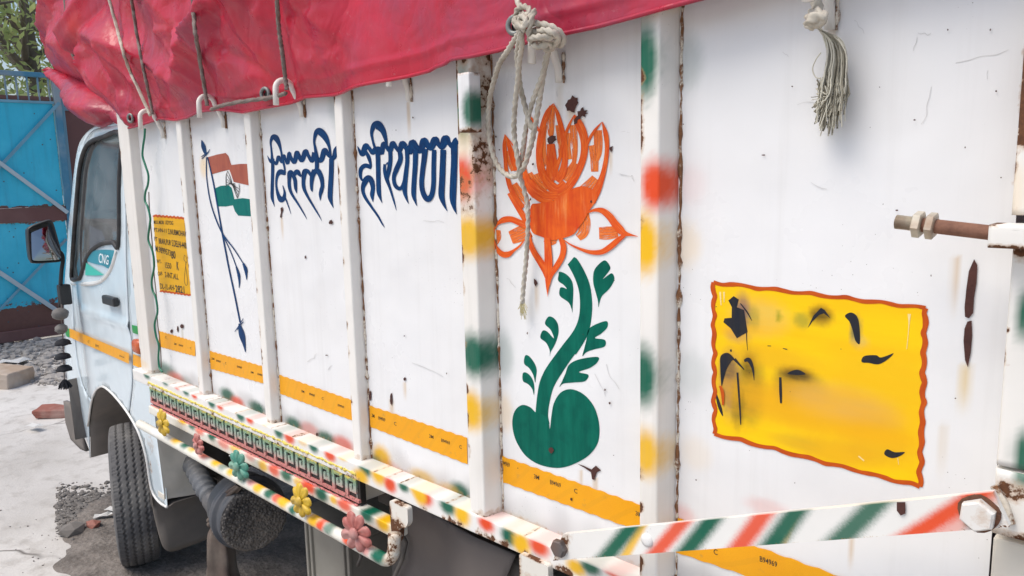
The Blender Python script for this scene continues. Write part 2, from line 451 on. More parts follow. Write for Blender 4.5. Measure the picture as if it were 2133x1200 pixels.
M['rod'] = m_rust('rust_brown_rod', (0.13, 0.055, 0.035), (0.27, 0.13, 0.08), 30)
def m_weld():
    k = N('rusty_weld_seam'); co = k.co(); n = k.noise(co, 45, 6, .7); n2 = k.noise(co, 160, 4)
    z = k.noise(k.co('Object', (6, 6, 9)), 1, 4)
    c = k.mix(n2, (0.06, 0.024, 0.012), (0.30, 0.125, 0.04)); c = k.mix(k.rng(k.math('ADD', n, k.math('MULTIPLY', z, .6)), .79, .88), c, (0.66, 0.60, 0.50))
    return k.out(c, .7, k.bump(n2, .6, .003))
M['weld'] = m_weld()
def m_tarp():
    k = N('red_tarpaulin'); co = k.co(); n = k.noise(co, 2.2, 6, .6); f = k.noise(co, 26, 6, .65)
    c = k.mix(k.rng(n, .3, .72), (0.40, 0.009, 0.032), (0.52, 0.016, 0.042))
    c = k.mix(k.rng(k.noise(co, 4.1, 7, .7, .4), .5, .75, 0, .32), c, (0.46, 0.11, 0.15))        # faded, dusty
    c = k.mix(k.rng(k.noise(co, 2.6, 3), .62, .72, 0, .7), c, (0.60, 0.04, 0.035))
    c = k.mix(k.rng(k.noise(k.co('Object', (4, 4, 2.4)), 1.0, 7, .68), .47, .72, 0, .65), c, (0.20, 0.045, 0.085))
    c = k.mix(k.rng(k.noise(co, 55, 6, .7), .62, .78, 0, .35), c, (0.55, 0.30, 0.31))
    cr = k.noise(co, 6, 4, .5, .8); ab = k.math('ABSOLUTE', k.math('SUBTRACT', k.noise(co, 5.5, 3, .5, .6), .5)); ab2 = k.math('ABSOLUTE', k.math('SUBTRACT', k.noise(co, 13, 2, .5, .5), .5)); nb = k.bump(ab, .55, .03); nb = k.bump(ab2, .30, .012, nb); nb = k.bump(k.noise(k.co('Object', (20, 20, 9)), 1.6, 5, .6, 1.5), .06, .006, nb)
    return k.out(c, k.rng(f, .3, .7, .25, .40), nb, Specular_IOR_Level=.42)
M['tarp'] = m_tarp()
M['rope'] = m_simple('white_rope', (0.52, 0.48, 0.40), .85, .3, 90, .3, 0, ((0.24, 0.20, 0.15), .5))
M['rope_dark'] = m_simple('grey_rope', (0.20, 0.16, 0.14), .9, .4, 90, .3)
M['fray'] = m_simple('frayed_rope_fibre', (0.58, 0.55, 0.45), .9, .4, 50, .1)
M['rubber'] = m_simple('black_rubber', (0.022, 0.022, 0.024), .6, .3, 40, .1, 0, ((0.10, 0.09, 0.08), .4))
M['tyre'] = m_simple('dusty_tyre_rubber', (0.105, 0.103, 0.104), .85, .3, 22, .25, 0, ((0.21, 0.20, 0.185), .7))
M['flap'] = m_simple('dusty_mud_flap', (0.17, 0.15, 0.135), .75, .25, 9, .25, 0, ((0.23, 0.20, 0.165), .6))
M['liner'] = m_simple('muddy_wheel_liner', (0.18, 0.16, 0.145), .8, .3, 12, .4, 0, ((0.22, 0.19, 0.16), .5))
M['chassis'] = m_simple('grimy_chassis_steel', (0.075, 0.068, 0.063), .75, .4, 14, .3, 0, ((0.19, 0.165, 0.14), .6))
M['dusty'] = m_simple('dusty_white_paint', (0.74, 0.70, 0.61), .8, .2, 14, .5, 0, ((0.42, 0.38, 0.32), .45))
M['plastic'] = m_simple('black_plastic', (0.02, 0.021, 0.023), .42, .25, 30, .08)
M['bolt'] = m_simple('grey_bolt_steel', (0.13, 0.115, 0.11), .6, .4, 60, .3, .3, ((0.2, 0.1, 0.06), .5))
M['mirrorglass'] = N('mirror_glass').out((0.36, 0.38, 0.40), .03, None, Metallic=1.0)
def m_glass():
    k = N('cab_window_glass'); tr = k.n('BsdfTransparent'); tr.inputs[0].default_value = (0.62, 0.70, 0.70, 1); gl = k.n('BsdfGlossy'); gl.inputs['Roughness'].default_value = .04
    df = k.n('BsdfDiffuse'); df.inputs[0].default_value = (0.50, 0.53, 0.53, 1)
    fr = k.n('Fresnel'); fr.inputs[0].default_value = 1.55; dn = k.rng(k.noise(k.co(), 6, 6), .35, .75, .16, .40)
    m1 = k.n('MixShader'); k.link(dn, m1.inputs[0]); k.link(tr.outputs[0], m1.inputs[1]); k.link(df.outputs[0], m1.inputs[2])
    m2 = k.n('MixShader'); k.link(fr.outputs[0], m2.inputs[0]); k.link(m1.outputs[0], m2.inputs[1]); k.link(gl.outputs[0], m2.inputs[2])
    k.link(m2.outputs[0], k.t.nodes['Material Output'].inputs[0]); return k.m
M['glass'] = m_glass()
# ================================================================== THE TRUCK
truck = empty('cargo_truck', (-1.9, 2.1, 0), 'white cargo truck with a painted orange lotus, blue words and a flowered guard bar', 'truck')
PY = 1.2                                  # outer face of the cargo body sheets
RZ = 1.155                                # top of the side rail
TOPZ = 2.42
# post positions (left px at top of each face are measured on the real face planes)
posts = [  # x left, x right of front face, depth, next panel start
    (-3.325, -3.215, .035), (-2.775, -2.735, .032), (-2.275, -2.235, .032), (-1.775, -1.738, .032), (-1.272, -1.222, .050), (-.792, -.752, .050)]
DRIP = []
def drip(px, py, wpx, hpx, c=(0.55, 0.33, 0.10), st=.5):
    a = P(px, py); b = P(px, py + hpx); e = P(px + wpx, py); DRIP.append((a[0], a[2], b[2], abs(e[0] - a[0]), c, st))
for d in ((850, 212, 5, 90), (1165, 175, 8, 110, (0.5, 0.4, .25), .3), (1118, 592, 4, 70), (586, 450, 3, 60), (1272, 315, 5, 60), (1190, 225, 12, 40), (1208, 245, 12, 40),
          (1992, 530, 9, 150), (2012, 760, 16, 120, (0.66, 0.45, 0.10), .6), (1240, 995, 6, 60), (1210, 980, 5, 50), (843, 795, 4, 45), (815, 830, 6, 60), (1735, 60, 10, 90, (.5, .35, .2), .5),
          (1965, 880, 14, 140, (.6, .45, .25), .3), (357, 690, 3, 40, (.4, .35, .2), .4), (379, 685, 3, 40, (.4, .35, .2), .4), (1775, 1120, 8, 80)):
    drip(*d)
def drips(V, C):
    for x, z0, z1, wd, c, st in DRIP:
        u = np.abs(V[:, 0] - x) / wd; t = (z0 - V[:, 2]) / (z0 - z1)
        wt = st * (1 - sstep(.3, 1.1, u)) * sstep(-.02, .05, t) * (1 - sstep(.3, 1.0, t)); C[:, :3] = C[:, :3] * (1 - wt[:, None]) + np.array(c) * wt[:, None]
    return C
SPG = spots([  # overspray on the sheets
    (1432, 130, 34, 60, GRN, .2), (1440, 385, 34, 40, RED, .06), (1425, 510, 36, 50, YEL, .18), (1440, 780, 36, 50, GRN, .13), (1450, 945, 34, 36, YEL, .1), (1050, 740, 20, 50, GRN, .25), (1052, 860, 16, 40, YEL, .2),
    (345, 775, 22, 20, GRN, .6), (368, 790, 18, 14, RED, .6), (390, 800, 14, 14, GRN, .3), (474, 823, 16, 14, GRN, .8), (495, 838, 14, 12, RED, .7), (535, 850, 18, 14, GRN, .8), (612, 885, 18, 16, GRN, .85), (645, 895, 20, 15, RED, .4),
    (680, 915, 20, 16, GRN, .85), (715, 925, 22, 16, RED, .6), (795, 955, 20, 26, YEL, .8), (783, 965, 14, 16, GRN, .5), (815, 975, 22, 14, RED, .25), (880, 995, 28, 16, YEL, .55), (958, 1025, 22, 20, GRN, .8), (935, 1018, 22, 12, YEL, .4),
    (700, 212, 18, 60, GRN, .18), (1420, 1080, 30, 30, RED, .25), (1600, 1060, 50, 20, RED, .18), (1075, 1090, 50, 18, YEL, .2), (425, 347, 9, 24, YEL, .3)], PY)
def panel_z0(x): return RZ - .02
def low_grime(V, C):
    t = 1 - sstep(RZ, RZ + .07, V[:, 2] + .03 * vnoise(V, 14)); C[:, :3] *= (1 - .35 * t)[:, None]; C[:, 3] = np.maximum(C[:, 3], .42 * (1 - sstep(RZ, RZ + .022, V[:, 2])))
    return C
pan_x = [-3.42] + [a for a, b, d in posts] + [-.225]
panels = []
for i in range(7):
    x0 = pan_x[i] + (.006 if i else 0); x1 = pan_x[i + 1] - .001 + (.0)
    nx = max(8, int((x1 - x0) / .0065)); nz = int((TOPZ - panel_z0(0)) / .0065)
    X, Z = np.meshgrid(np.linspace(x0, x1, nx), np.linspace(RZ - .30 if i == 6 else RZ - .02, TOPZ, nz)); V = np.stack([X.ravel(), np.full(X.size, PY), Z.ravel()], 1)
    # oil-canning of thin sheet
    V[:, 1] += np.abs(.0004 * vnoise(V, 2.3, i))
    d = np.minimum(V[:, 0] - x0, x1 - V[:, 0]); V[:, 1] = PY + (V[:, 1] - PY) * np.clip(d / .05, 0, 1)
    F = [(a, a + 1, a + nx + 1, a + nx) for r in range(nz - 1) for a in range(r * nx, r * nx + nx - 1)]
    # gather the rust points of this sheet: welds at both edges
    R_ = [(x1, z, .012, .06, .56) for z in RNG.uniform(RZ, TOPZ, 6)] + [(x0, z, .014, .08, .62) for z in RNG.uniform(RZ, TOPZ, 6)]
    o = mesh_obj('cargo_panel', V, F, M['panel'], truck, True, None, spray(WHT, SPG, R_, tint=(drips, low_grime))(V))
    panels.append(o)
labels = ['first narrow panel behind the cab', 'panel behind the cab with the yellow name card', 'panel with the painted flag', 'panel with the shorter blue word', 'panel with the longer blue word', 'panel with the orange lotus', 'rearmost wide panel with the large yellow patch']
for o, l in zip(panels, labels): o['label'] = l

# posts: rolled sections standing on the rail
PB = {0: [(295, 287, 4, 16, RED, .8), (299, 365, 5, 17, RED, .9), (305, 445, 5, 18, RED, .9), (312, 537, 5, 16, RED, .8), (322, 577, 4, 14, PNK, .7), (318, 623, 4, 12, PNK, .7), (330, 670, 4, 14, RED, .8), (323, 715, 5, 15, RED, .8), (300, 755, 14, 8, YEL, .2)],
      4: [(975, 215, 22, 78, GRN, .95), (972, 372, 30, 48, RED, .9), (985, 493, 38, 46, YEL, .95), (996, 738, 30, 48, GRN, 1), (991, 853, 28, 42, YEL, .95), (975, 300, 20, 30, YEL, .2)],
      5: [(1355, 128, 28, 85, GRN, 1), (1372, 385, 30, 55, RED, .8), (1352, 508, 34, 66, YEL, 1), (1350, 780, 30, 66, GRN, 1), (1355, 940, 32, 52, YEL, .95), (1370, 15, 30, 20, YEL, .2)]}
for i, (xa, xb, d) in enumerate(posts):
    back = xb + (.0 if d < .04 else 0)
    prof = [(xa, PY + .01), (xa, PY - d), (xb, PY - d), (xb + .008, PY - .006), (xb + .010, PY + .01)] if d > .04 else [(xa, PY + .01), (xa, PY - d), (xb, PY - d), (xb + .004, PY - .002), (xb + .004, PY + .01)]
    rs = [(xa, z, .02, RNG.uniform(.02, .06), RNG.uniform(.48, .68)) for z in RNG.uniform(RZ, TOPZ, 13)] + [(xb, RZ, .08, .03, .45)] + [(xb + .03, z, .012, .05, .5) for z in RNG.uniform(RZ, TOPZ, 6)]
    if i == 4: rs += [(xb, 2.12, .05, .09, .52), (xb + .02, 2.2, .04, .06, .55), (xb, 1.98, .03, .12, .5), (xb - .03, 1.90, .06, .10, .5), (xb - .02, 2.2, .06, .04, .55)]
    z1 = np.arange(RZ - .004, TOPZ, .007)
    lean = (lambda V: V)
    o = sweep('post', prof, 'z', list(z1), M['post'], truck, spray((0.79, 0.75, 0.69) if i == 0 else (0.81, 0.785, 0.735), spots(PB.get(i, []), PY - d * .7), rs), .008, .005)
    # rusty weld down the joint behind every post
    xw = (xb + .013) if d > .04 else xb + .007
    path = []; rad = []
    for z in np.arange(RZ, 2.36, .012):
        path.append((xw + RNG.normal(0, .0007), PY - .0005, z)); rad.append(max(.0012, .0028 + RNG.normal(0, .0010) + (.004 if RNG.random() < .04 else 0)))
    if i: tube('weld_seam', path, rad, M['weld'], truck, 6)
sp = posts[4]
# lock box on the fifth post
a, b = P(968, 155, 1.14), P(998, 275, 1.14)
xs = (a[0], b[0])
lk = sweep('latch_block', [(a[0], 1.152), (a[0], 1.118), (a[0] + .036, 1.118), (a[0] + .036, 1.152)], 'z', list(np.linspace(b[2], a[2], 26)), M['post'], truck,
      spray(WHT, spots([(978, 228, 16, 42, GRN, 1)], 1.118), [(a[0] + .018, b[2], .05, .02, .6), (a[0] + .018, a[2], .05, .012, .5)]), .006, .003)

# ---- side rail with sprayed spots
r4 = lambda L: [(300 + x / 2.182, 650 + y / 2.182, rx, ry, c, s) for x, y, rx, ry, c, s in L]
rail_sp = r4([(12, 285, 7, 9, GRN, .9), (65, 275, 9, 6, YEL, .5), (95, 315, 7, 9, GRN, .9), (148, 335, 6, 8, RED, .8), (190, 360, 7, 9, GRN, 1), (228, 378, 6, 8, RED, .9), (307, 413, 8, 11, GRN, 1), (345, 427, 7, 9, RED, .9), (420, 440, 10, 10, YEL, .8),
    (438, 472, 9, 12, GRN, 1), (480, 487, 8, 10, RED, .9), (545, 498, 9, 9, YEL, .7), (612, 547, 10, 13, GRN, 1), (660, 572, 11, 13, RED, .9), (720, 590, 10, 9, YEL, .4), (770, 612, 10, 13, GRN, .9), (845, 652, 12, 13, RED, .95), (900, 655, 12, 9, YEL, .7),
    (1005, 715, 14, 16, GRN, .9), (985, 750, 16, 16, YEL, .9), (1065, 738, 16, 22, YEL, .9), (1118, 785, 13, 17, RED, 1), (1180, 795, 11, 11, GRN, .8)])
z8 = lambda L: [(700 + x / 4, 900 + y / 4, rx, ry, c, s) for x, y, rx, ry, c, s in L]
rail_sp += z8([(660, 470, 12, 18, YEL, .7), (740, 545, 16, 18, RED, 1), (700, 530, 14, 20, YEL, .9), (930, 620, 18, 18, GRN, 1), (1050, 690, 17, 24, YEL, 1), (1000, 560, 14, 10, YEL, .5), (960, 560, 12, 8, GRN, .6), (1250, 765, 17, 17, RED, 1), (1440, 870, 18, 20, GRN, 1), (1545, 935, 20, 26, YEL, 1), (1690, 955, 22, 20, RED, 1), (1430, 780, 14, 9, YEL, .5)])
rail_sp += [(1200, 1182, 22, 16, YEL, .9), (1230, 1182, 22, 16, GRN, .9), (1278, 1190, 24, 14, RED, .9)]
RS = spots(rail_sp, 1.145)
def pale_top(V, C):
    t = (V[:, 2] > 1.1525)[:, None] * np.clip((V[:, 1:2] - 1.143) / .006, 0, 1) * .72
    C[:, :3] = C[:, :3] * (1 - t) + np.array((.82, .80, .76)) * t; return C
rr = [(x, 1.11, .02, .03, .6) for x in RNG.uniform(-1.4, -.9, 16)] + [(x, 1.112, .03, .02, .5) for x in RNG.uniform(-3.3, -1.0, 20)] + [(x, 1.157, .012, .008, .5) for x in RNG.uniform(-3.3, -.9, 20)]
sweep('side_rail', [(1.235, 1.156), (1.145, RZ), (1.145, 1.108), (1.235, 1.108)], 'x', list(np.arange(-3.37, .32, .0075)), M['art'], truck, spray((0.80, 0.78, 0.74), RS, rr, tint=(pale_top,)), .005, .003)

# ---- amber tape strips, one per panel
M['tapeletter'] = M['black']
def tape_strip(pts, letters, up):
    y = PY - .0012
    lo = [P(a, b, y) for a, b in pts]
    n = 40; V = []; F = []
    for i in range(n + 1):
        t = i / n
        a = [lo[0][k] * (1 - t) + lo[1][k] * t for k in range(3)]; b = [lo[3][k] * (1 - t) + lo[2][k] * t for k in range(3)]
        w_ = .0015 * math.sin(i * 1.7) * (1 if 0 < i < n else 0)
        V += [(a[0], y, a[2] + w_), (b[0], y, b[2] - w_ * .7)]
    F = [(2 * i + 1, 2 * i + 3, 2 * i + 2, 2 * i) for i in range(n)]
    o = mesh_obj('reflective_tape', V, F, M['tape'], truck, False)
    # a sticker has thickness
    m = o.modifiers.new('thickness', 'SOLIDIFY'); m.thickness = .0008; m.offset = 1
    if letters:
        it = []
        for s, u, v, wd in letters:
            x0 = pts[0][0] + (pts[1][0] - pts[0][0]) * u; x1 = x0 + wd
            yl = lambda x: (pts[0][1] + (pts[1][1] - pts[0][1]) * (x - pts[0][0]) / (pts[1][0] - pts[0][0])); yb = lambda x: (pts[3][1] + (pts[2][1] - pts[3][1]) * (x - pts[0][0]) / (pts[1][0] - pts[0][0]))
            f = lambda x: yl(x) * (1 - v) + yb(x) * v
            it.append((s, (x0, f(x0)), (x1, f(x1)), (0, -up), .008))
        text_decal('tape_lettering', it, y, M['black'], o, .002)
tape_strip([(330, 689), (407, 712), (407, 742), (332, 722)], [('C', .18, .35, 3), ('3M', .42, .6, 5), ('B94969', .55, .6, 9), ('C', .85, .6, 3)], 4)
tape_strip([(437, 731), (550, 764), (550, 799), (439, 768)], [('3M', .03, .45, 6), ('B94969', .12, .5, 9), ('C', .28, .5, 3), ('B94969', .5, .5, 10), ('3M', .75, .6, 6), ('B94969', .88, .6, 10)], 4.5)
tape_strip([(582, 781), (734, 834), (734, 876), (584, 820)], [('3M', .30, .5, 6), ('B94969', .41, .5, 11), ('C', .58, .5, 4), ('B94969', .80, .55, 13)], 5)
tape_strip([(770, 845), (973, 912), (974, 967), (772, 889)], [('3M', .02, .5, 6), ('B94969', .09, .5, 14), ('C', .25, .5, 5), ('3M', .61, .5, 9), ('B94969', .735, .5, 18), ('C', .92, .5, 5)], 7)
tape_strip([(1040, 948), (1334, 1052), (1334, 1107), (1042, 1002)], [('B94969', .012, .33, 18), ('3M', .245, .42, 11), ('B94969', .36, .42, 22), ('C', .53, .42, 7), ('3M', .965, .45, 14)], 9)
tape_strip([(1408, 1078), (1990, 1287), (1990, 1345), (1408, 1150)], [('C', .135, .68, 8), ('B94969', .30, .42, 36)], 11)

# ---- painted lettering: two words in Devanagari, brush strokes
dl = lambda p: ('s', ZM(550, 250, 5.4556, [(a, b, c / 5.4556) for a, b, c in p]))
delhi = [dl([(38, 405, 4), (62, 455, 26), (88, 470, 48), (90, 420, 30), (82, 330, 22), (76, 250, 28), (100, 195, 52), (135, 205, 66), (170, 270, 44), (192, 350, 24), (208, 430, 30), (232, 540, 24), (240, 625, 14)]),
         dl([(98, 440, 40), (97, 600, 38), (92, 780, 38), (92, 880, 36), (108, 945, 16), (120, 985, 3)]),
         dl([(112, 470, 26), (140, 500, 30), (160, 425, 40), (178, 440, 40), (205, 480, 30), (222, 410, 44), (240, 440, 30), (268, 490, 40), (284, 380, 42), (300, 420, 40), (345, 480, 46), (370, 375, 54), (390, 400, 50), (430, 460, 50), (470, 360, 60), (500, 400, 40), (545, 465, 48), (575, 370, 60)]),
         dl([(575, 370, 60), (605, 440, 50), (650, 455, 56), (685, 350, 64), (715, 375, 50), (735, 410, 30), (790, 430, 50), (815, 350, 60), (842, 310, 56)]),
         dl([(242, 610, 44), (185, 590, 62), (148, 640, 36), (138, 740, 24), (160, 850, 40), (195, 905, 66), (225, 880, 44), (232, 820, 26), (212, 745, 8)]),
         dl([(225, 850, 22), (258, 930, 16), (290, 1020, 10), (305, 1070, 3)]),
         dl([(330, 610, 30), (297, 600, 62), (285, 680, 42), (290, 770, 38), (320, 850, 30), (390, 960, 22), (450, 1060, 14), (487, 1130, 3)]),
         dl([(325, 625, 40), (350, 680, 44), (358, 770, 36), (372, 835, 4)]),
         dl([(330, 640, 26), (372, 590, 60), (410, 630, 30), (424, 640, 18)]),
         dl([(490, 590, 60), (462, 590, 62), (447, 680, 44), (452, 770, 40), (490, 860, 30), (560, 980, 22), (620, 1080, 14), (655, 1145, 3)]),
         dl([(470, 575, 50), (505, 590, 40), (528, 640, 16)]),
         dl([(578, 575, 70), (550, 630, 56), (538, 720, 40), (540, 790, 26), (550, 815, 4)]),
         dl([(560, 590, 50), (610, 580, 60), (648, 650, 52), (662, 740, 42), (650, 800, 46), (638, 850, 34), (638, 915, 3)]),
         dl([(598, 570, 44), (598, 440, 46), (580, 320, 30), (568, 240, 26), (590, 150, 52), (630, 130, 82), (690, 190, 70), (735, 290, 34), (755, 400, 24), (762, 460, 44)]),
         dl([(765, 440, 54), (762, 600, 54), (752, 780, 56), (750, 880, 52), (768, 950, 24), (786, 998, 3)])]
decal('painted_word', delhi, PY, M['blue'], truck, .0014)['label'] = 'shorter painted word in blue Devanagari letters'
hl = lambda p: ('s', ZM(735, 240, 5.0, [(a, b, c / 5.0) for a, b, c in p]))
hary = [hl([(48, 325, 8), (75, 380, 36), (105, 400, 60), (132, 320, 56), (165, 340, 40), (205, 390, 48), (235, 360, 60), (275, 350, 44), (300, 395, 50), (318, 300, 50), (350, 330, 44), (390, 370, 46), (412, 295, 56), (445, 330, 44), (485, 375, 40), (512, 300, 66), (550, 330, 56)]),
        hl([(550, 330, 56), (598, 385, 56), (618, 290, 76), (655, 330, 66), (705, 370, 60), (738, 270, 76), (775, 310, 62), (815, 340, 60), (855, 260, 80), (890, 300, 50), (930, 330, 60), (965, 250, 90), (1000, 290, 50), (1040, 320, 60), (1075, 270, 70), (1090, 258, 60)]),
        hl([(135, 380, 30), (165, 440, 40), (188, 530, 20), (180, 555, 14)]),
        hl([(192, 545, 40), (130, 525, 46), (85, 560, 44), (78, 630, 34), (100, 680, 20), (130, 655, 30), (165, 650, 52), (195, 690, 56), (208, 760, 44), (200, 830, 44), (210, 905, 3)]),
        hl([(175, 655, 30), (125, 700, 56), (103, 770, 40), (125, 850, 34), (190, 950, 26), (260, 1050, 22), (305, 1130, 16), (330, 1170, 3)]),
        hl([(258, 370, 50), (262, 500, 48), (265, 680, 48), (270, 800, 46), (288, 870, 22), (305, 915, 3)]),
        hl([(235, 360, 30), (205, 260, 24), (195, 180, 36), (220, 110, 60), (260, 105, 92), (310, 160, 62), (338, 240, 40), (355, 320, 22), (370, 370, 40)]),
        hl([(388, 380, 44), (390, 470, 42), (375, 570, 46), (350, 680, 32)]),
        hl([(330, 510, 26), (330, 580, 34), (350, 660, 40), (385, 760, 26), (425, 890, 18), (452, 990, 3)]),
        hl([(345, 515, 10), (365, 500, 22), (385, 560, 30)]),
        hl([(470, 350, 30), (490, 400, 46), (492, 470, 50), (450, 570, 52), (425, 650, 40), (440, 730, 40), (485, 765, 40), (520, 730, 36), (545, 620, 24)]),
        hl([(562, 360, 46), (565, 480, 42), (552, 600, 46), (540, 720, 50), (540, 800, 44), (562, 880, 20), (582, 925, 3)]),
        hl([(652, 360, 54), (648, 520, 52), (637, 680, 50), (632, 820, 48), (650, 900, 22), (666, 945, 3)]),
        hl([(750, 350, 64), (742, 450, 56), (725, 580, 52), (715, 720, 50), (735, 820, 52), (780, 875, 60), (820, 830, 52), (838, 720, 48), (840, 560, 48), (845, 360, 46)]),
        hl([(940, 360, 60), (936, 480, 60), (928, 680, 62), (922, 830, 62), (945, 920, 36), (982, 1000, 3)]),
        hl([(1054, 310, 72), (1054, 480, 66), (1046, 680, 70), (1040, 860, 66), (1055, 960, 36), (1080, 1030, 3)])]
decal('painted_word', hary, PY, M['blue'], truck, .0014)['label'] = 'longer painted word in blue Devanagari letters'

# ---- lotus
l3 = lambda p: ('s', ZM(1015, 200, 5.4545, [(a, b, c / 5.4545) for a, b, c in p]))
l4 = lambda p: ('s', ZM(1015, 400, 5.4545, [(a, b, c / 5.4545) for a, b, c in p]))
p4 = lambda p, m='c': (m, ZM(1015, 400, 5.4545, p))
dry = [l3([(650, 330, 46), (632, 500, 50), (640, 680, 50), (668, 800, 40)]), l3([(800, 330, 40), (830, 520, 50), (845, 700, 50)]), l3([(1190, 560, 60), (1215, 700, 70), (1220, 860, 60)]), l3([(930, 420, 40), (915, 560, 46), (930, 720, 50)]), l3([(240, 620, 40), (262, 740, 50), (292, 850, 46)]), l3([(470, 880, 60), (540, 1000, 90), (660, 1090, 110)]), l3([(300, 1000, 60), (370, 1120, 80), (450, 1220, 70)]),l3([(735, 110, 50), (725, 260, 60), (722, 420, 50), (740, 470, 16)]), l3([(975, 330, 60), (985, 480, 60), (995, 640, 46), (985, 760, 34)]), l3([(1255, 390, 70), (1260, 520, 74), (1255, 650, 66), (1240, 740, 34)]),
       l3([(1000, 760, 60), (945, 860, 80), (880, 960, 90)]), l3([(1240, 940, 90), (1160, 1040, 120), (1040, 1150, 120)]), l3([(540, 890, 70), (580, 980, 90), (660, 1060, 100)]), l3([(430, 900, 90), (480, 1020, 90), (560, 1130, 80)]),
       l4([(1060, 280, 160), (1100, 360, 110), (1090, 460, 90), (1030, 520, 60)]), l4([(1480, 450, 90), (1380, 465, 110), (1270, 470, 100)]), l4([(480, 430, 130), (370, 480, 130), (265, 520, 110)]), l4([(110, 430, 60), (95, 520, 90), (70, 600, 50)]),
       l4([(680, 500, 110), (740, 540, 110), (790, 560, 40)])]
dry = [(q_[0], [(a, b, c * 1.35) for a, b, c in q_[1]]) for q_ in dry]
for q_ in dry: decal('painted_dry_stroke', [q_], PY, M['lotus_dry'], truck, .0011)
solid = [l3([(752, 85, 6), (690, 180, 60), (635, 330, 66), (600, 520, 76), (590, 680, 76), (610, 820, 86), (660, 940, 90), (740, 1000, 80)]),
         l3([(755, 90, 6), (800, 210, 46), (850, 400, 62), (880, 580, 66), (880, 740, 70), (850, 880, 90), (790, 970, 80)]),
         l3([(720, 545, 90), (730, 680, 110), (735, 800, 130), (738, 960, 170)]),
         l3([(985, 220, 6), (930, 330, 30), (885, 450, 34), (850, 570, 34), (825, 700, 40), (780, 820, 60), (760, 920, 60)]),
         l3([(985, 215, 16), (1030, 300, 90), (1085, 420, 96), (1105, 560, 84), (1090, 700, 80), (1040, 840, 80), (960, 980, 90), (860, 1090, 100), (760, 1140, 90)]),
         l3([(1305, 295, 5), (1230, 380, 30), (1170, 470, 34), (1140, 540, 30), (1110, 640, 30)]),
         l3([(1305, 295, 10), (1345, 430, 56), (1360, 580, 50), (1345, 740, 52), (1310, 900, 60), (1250, 1060, 90), (1170, 1190, 130)]),
         l3([(200, 435, 6), (195, 560, 46), (205, 720, 44), (220, 880, 46), (255, 1020, 56), (310, 1140, 62), (390, 1280, 70)]),
         l3([(205, 440, 6), (250, 570, 50), (285, 690, 60), (320, 850, 40)]), l3([(210, 450, 6), (270, 530, 14), (310, 590, 14)]),
         l3([(485, 235, 22), (520, 290, 36), (570, 370, 30), (605, 420, 24)]), l3([(440, 380, 20), (420, 520, 40), (395, 690, 50), (415, 830, 56), (460, 980, 80), (540, 1110, 90), (650, 1180, 90), (740, 1170, 80)]),
         l3([(620, 860, 70), (700, 1000, 110), (800, 1060, 110), (890, 990, 90)]), l3([(480, 960, 70), (560, 1060, 90), (680, 1130, 100), (800, 1130, 90)]),
         p4([(500, 150), (570, 130), (690, 112), (800, 75), (900, 10), (1000, -50), (1120, -60), (1250, 20), (1230, 110), (1160, 210), (1100, 320), (1040, 400), (980, 480), (860, 525), (730, 545), (620, 510), (510, 455), (480, 300)]),
         l4([(250, 10, 56), (320, 130, 60), (400, 260, 66), (450, 340, 70)]),
         l4([(470, 390, 76), (370, 350, 70), (270, 310, 66), (180, 320, 66), (110, 370, 26), (75, 450, 18), (60, 530, 26)]), l4([(60, 530, 34), (90, 620, 46), (160, 700, 62), (230, 710, 66), (300, 665, 30), (370, 610, 22), (430, 530, 10)]),
         l4([(470, 470, 40), (480, 560, 60), (530, 680, 66), (600, 790, 76), (660, 890, 80), (690, 960, 80)]), l4([(680, 520, 70), (690, 680, 84), (695, 830, 90), (692, 990, 70), (685, 1080, 36), (684, 1150, 10), (684, 1190, 2)]),
         l4([(830, 520, 50), (865, 620, 66), (850, 730, 66), (790, 840, 66), (730, 930, 56), (710, 1000, 30)]),
         l4([(1130, 240, 14), (1220, 205, 36), (1310, 215, 66), (1390, 280, 80), (1450, 360, 86), (1510, 430, 90), (1560, 470, 60), (1640, 490, 22), (1710, 505, 4)]),
         l4([(870, 545, 8), (950, 600, 18), (1060, 650, 30), (1180, 685, 46), (1300, 680, 60), (1400, 620, 66), (1480, 550, 60), (1560, 490, 40)])]
decal('painted_lotus', solid, PY, M['lotus'], truck, .0026)['label'] = 'orange lotus flower painted with a brush'
g5 = lambda p: ('c', ZM(1055, 530, 5.217, p)); g6 = lambda p: ('c', ZM(1055, 740, 4.9, p))
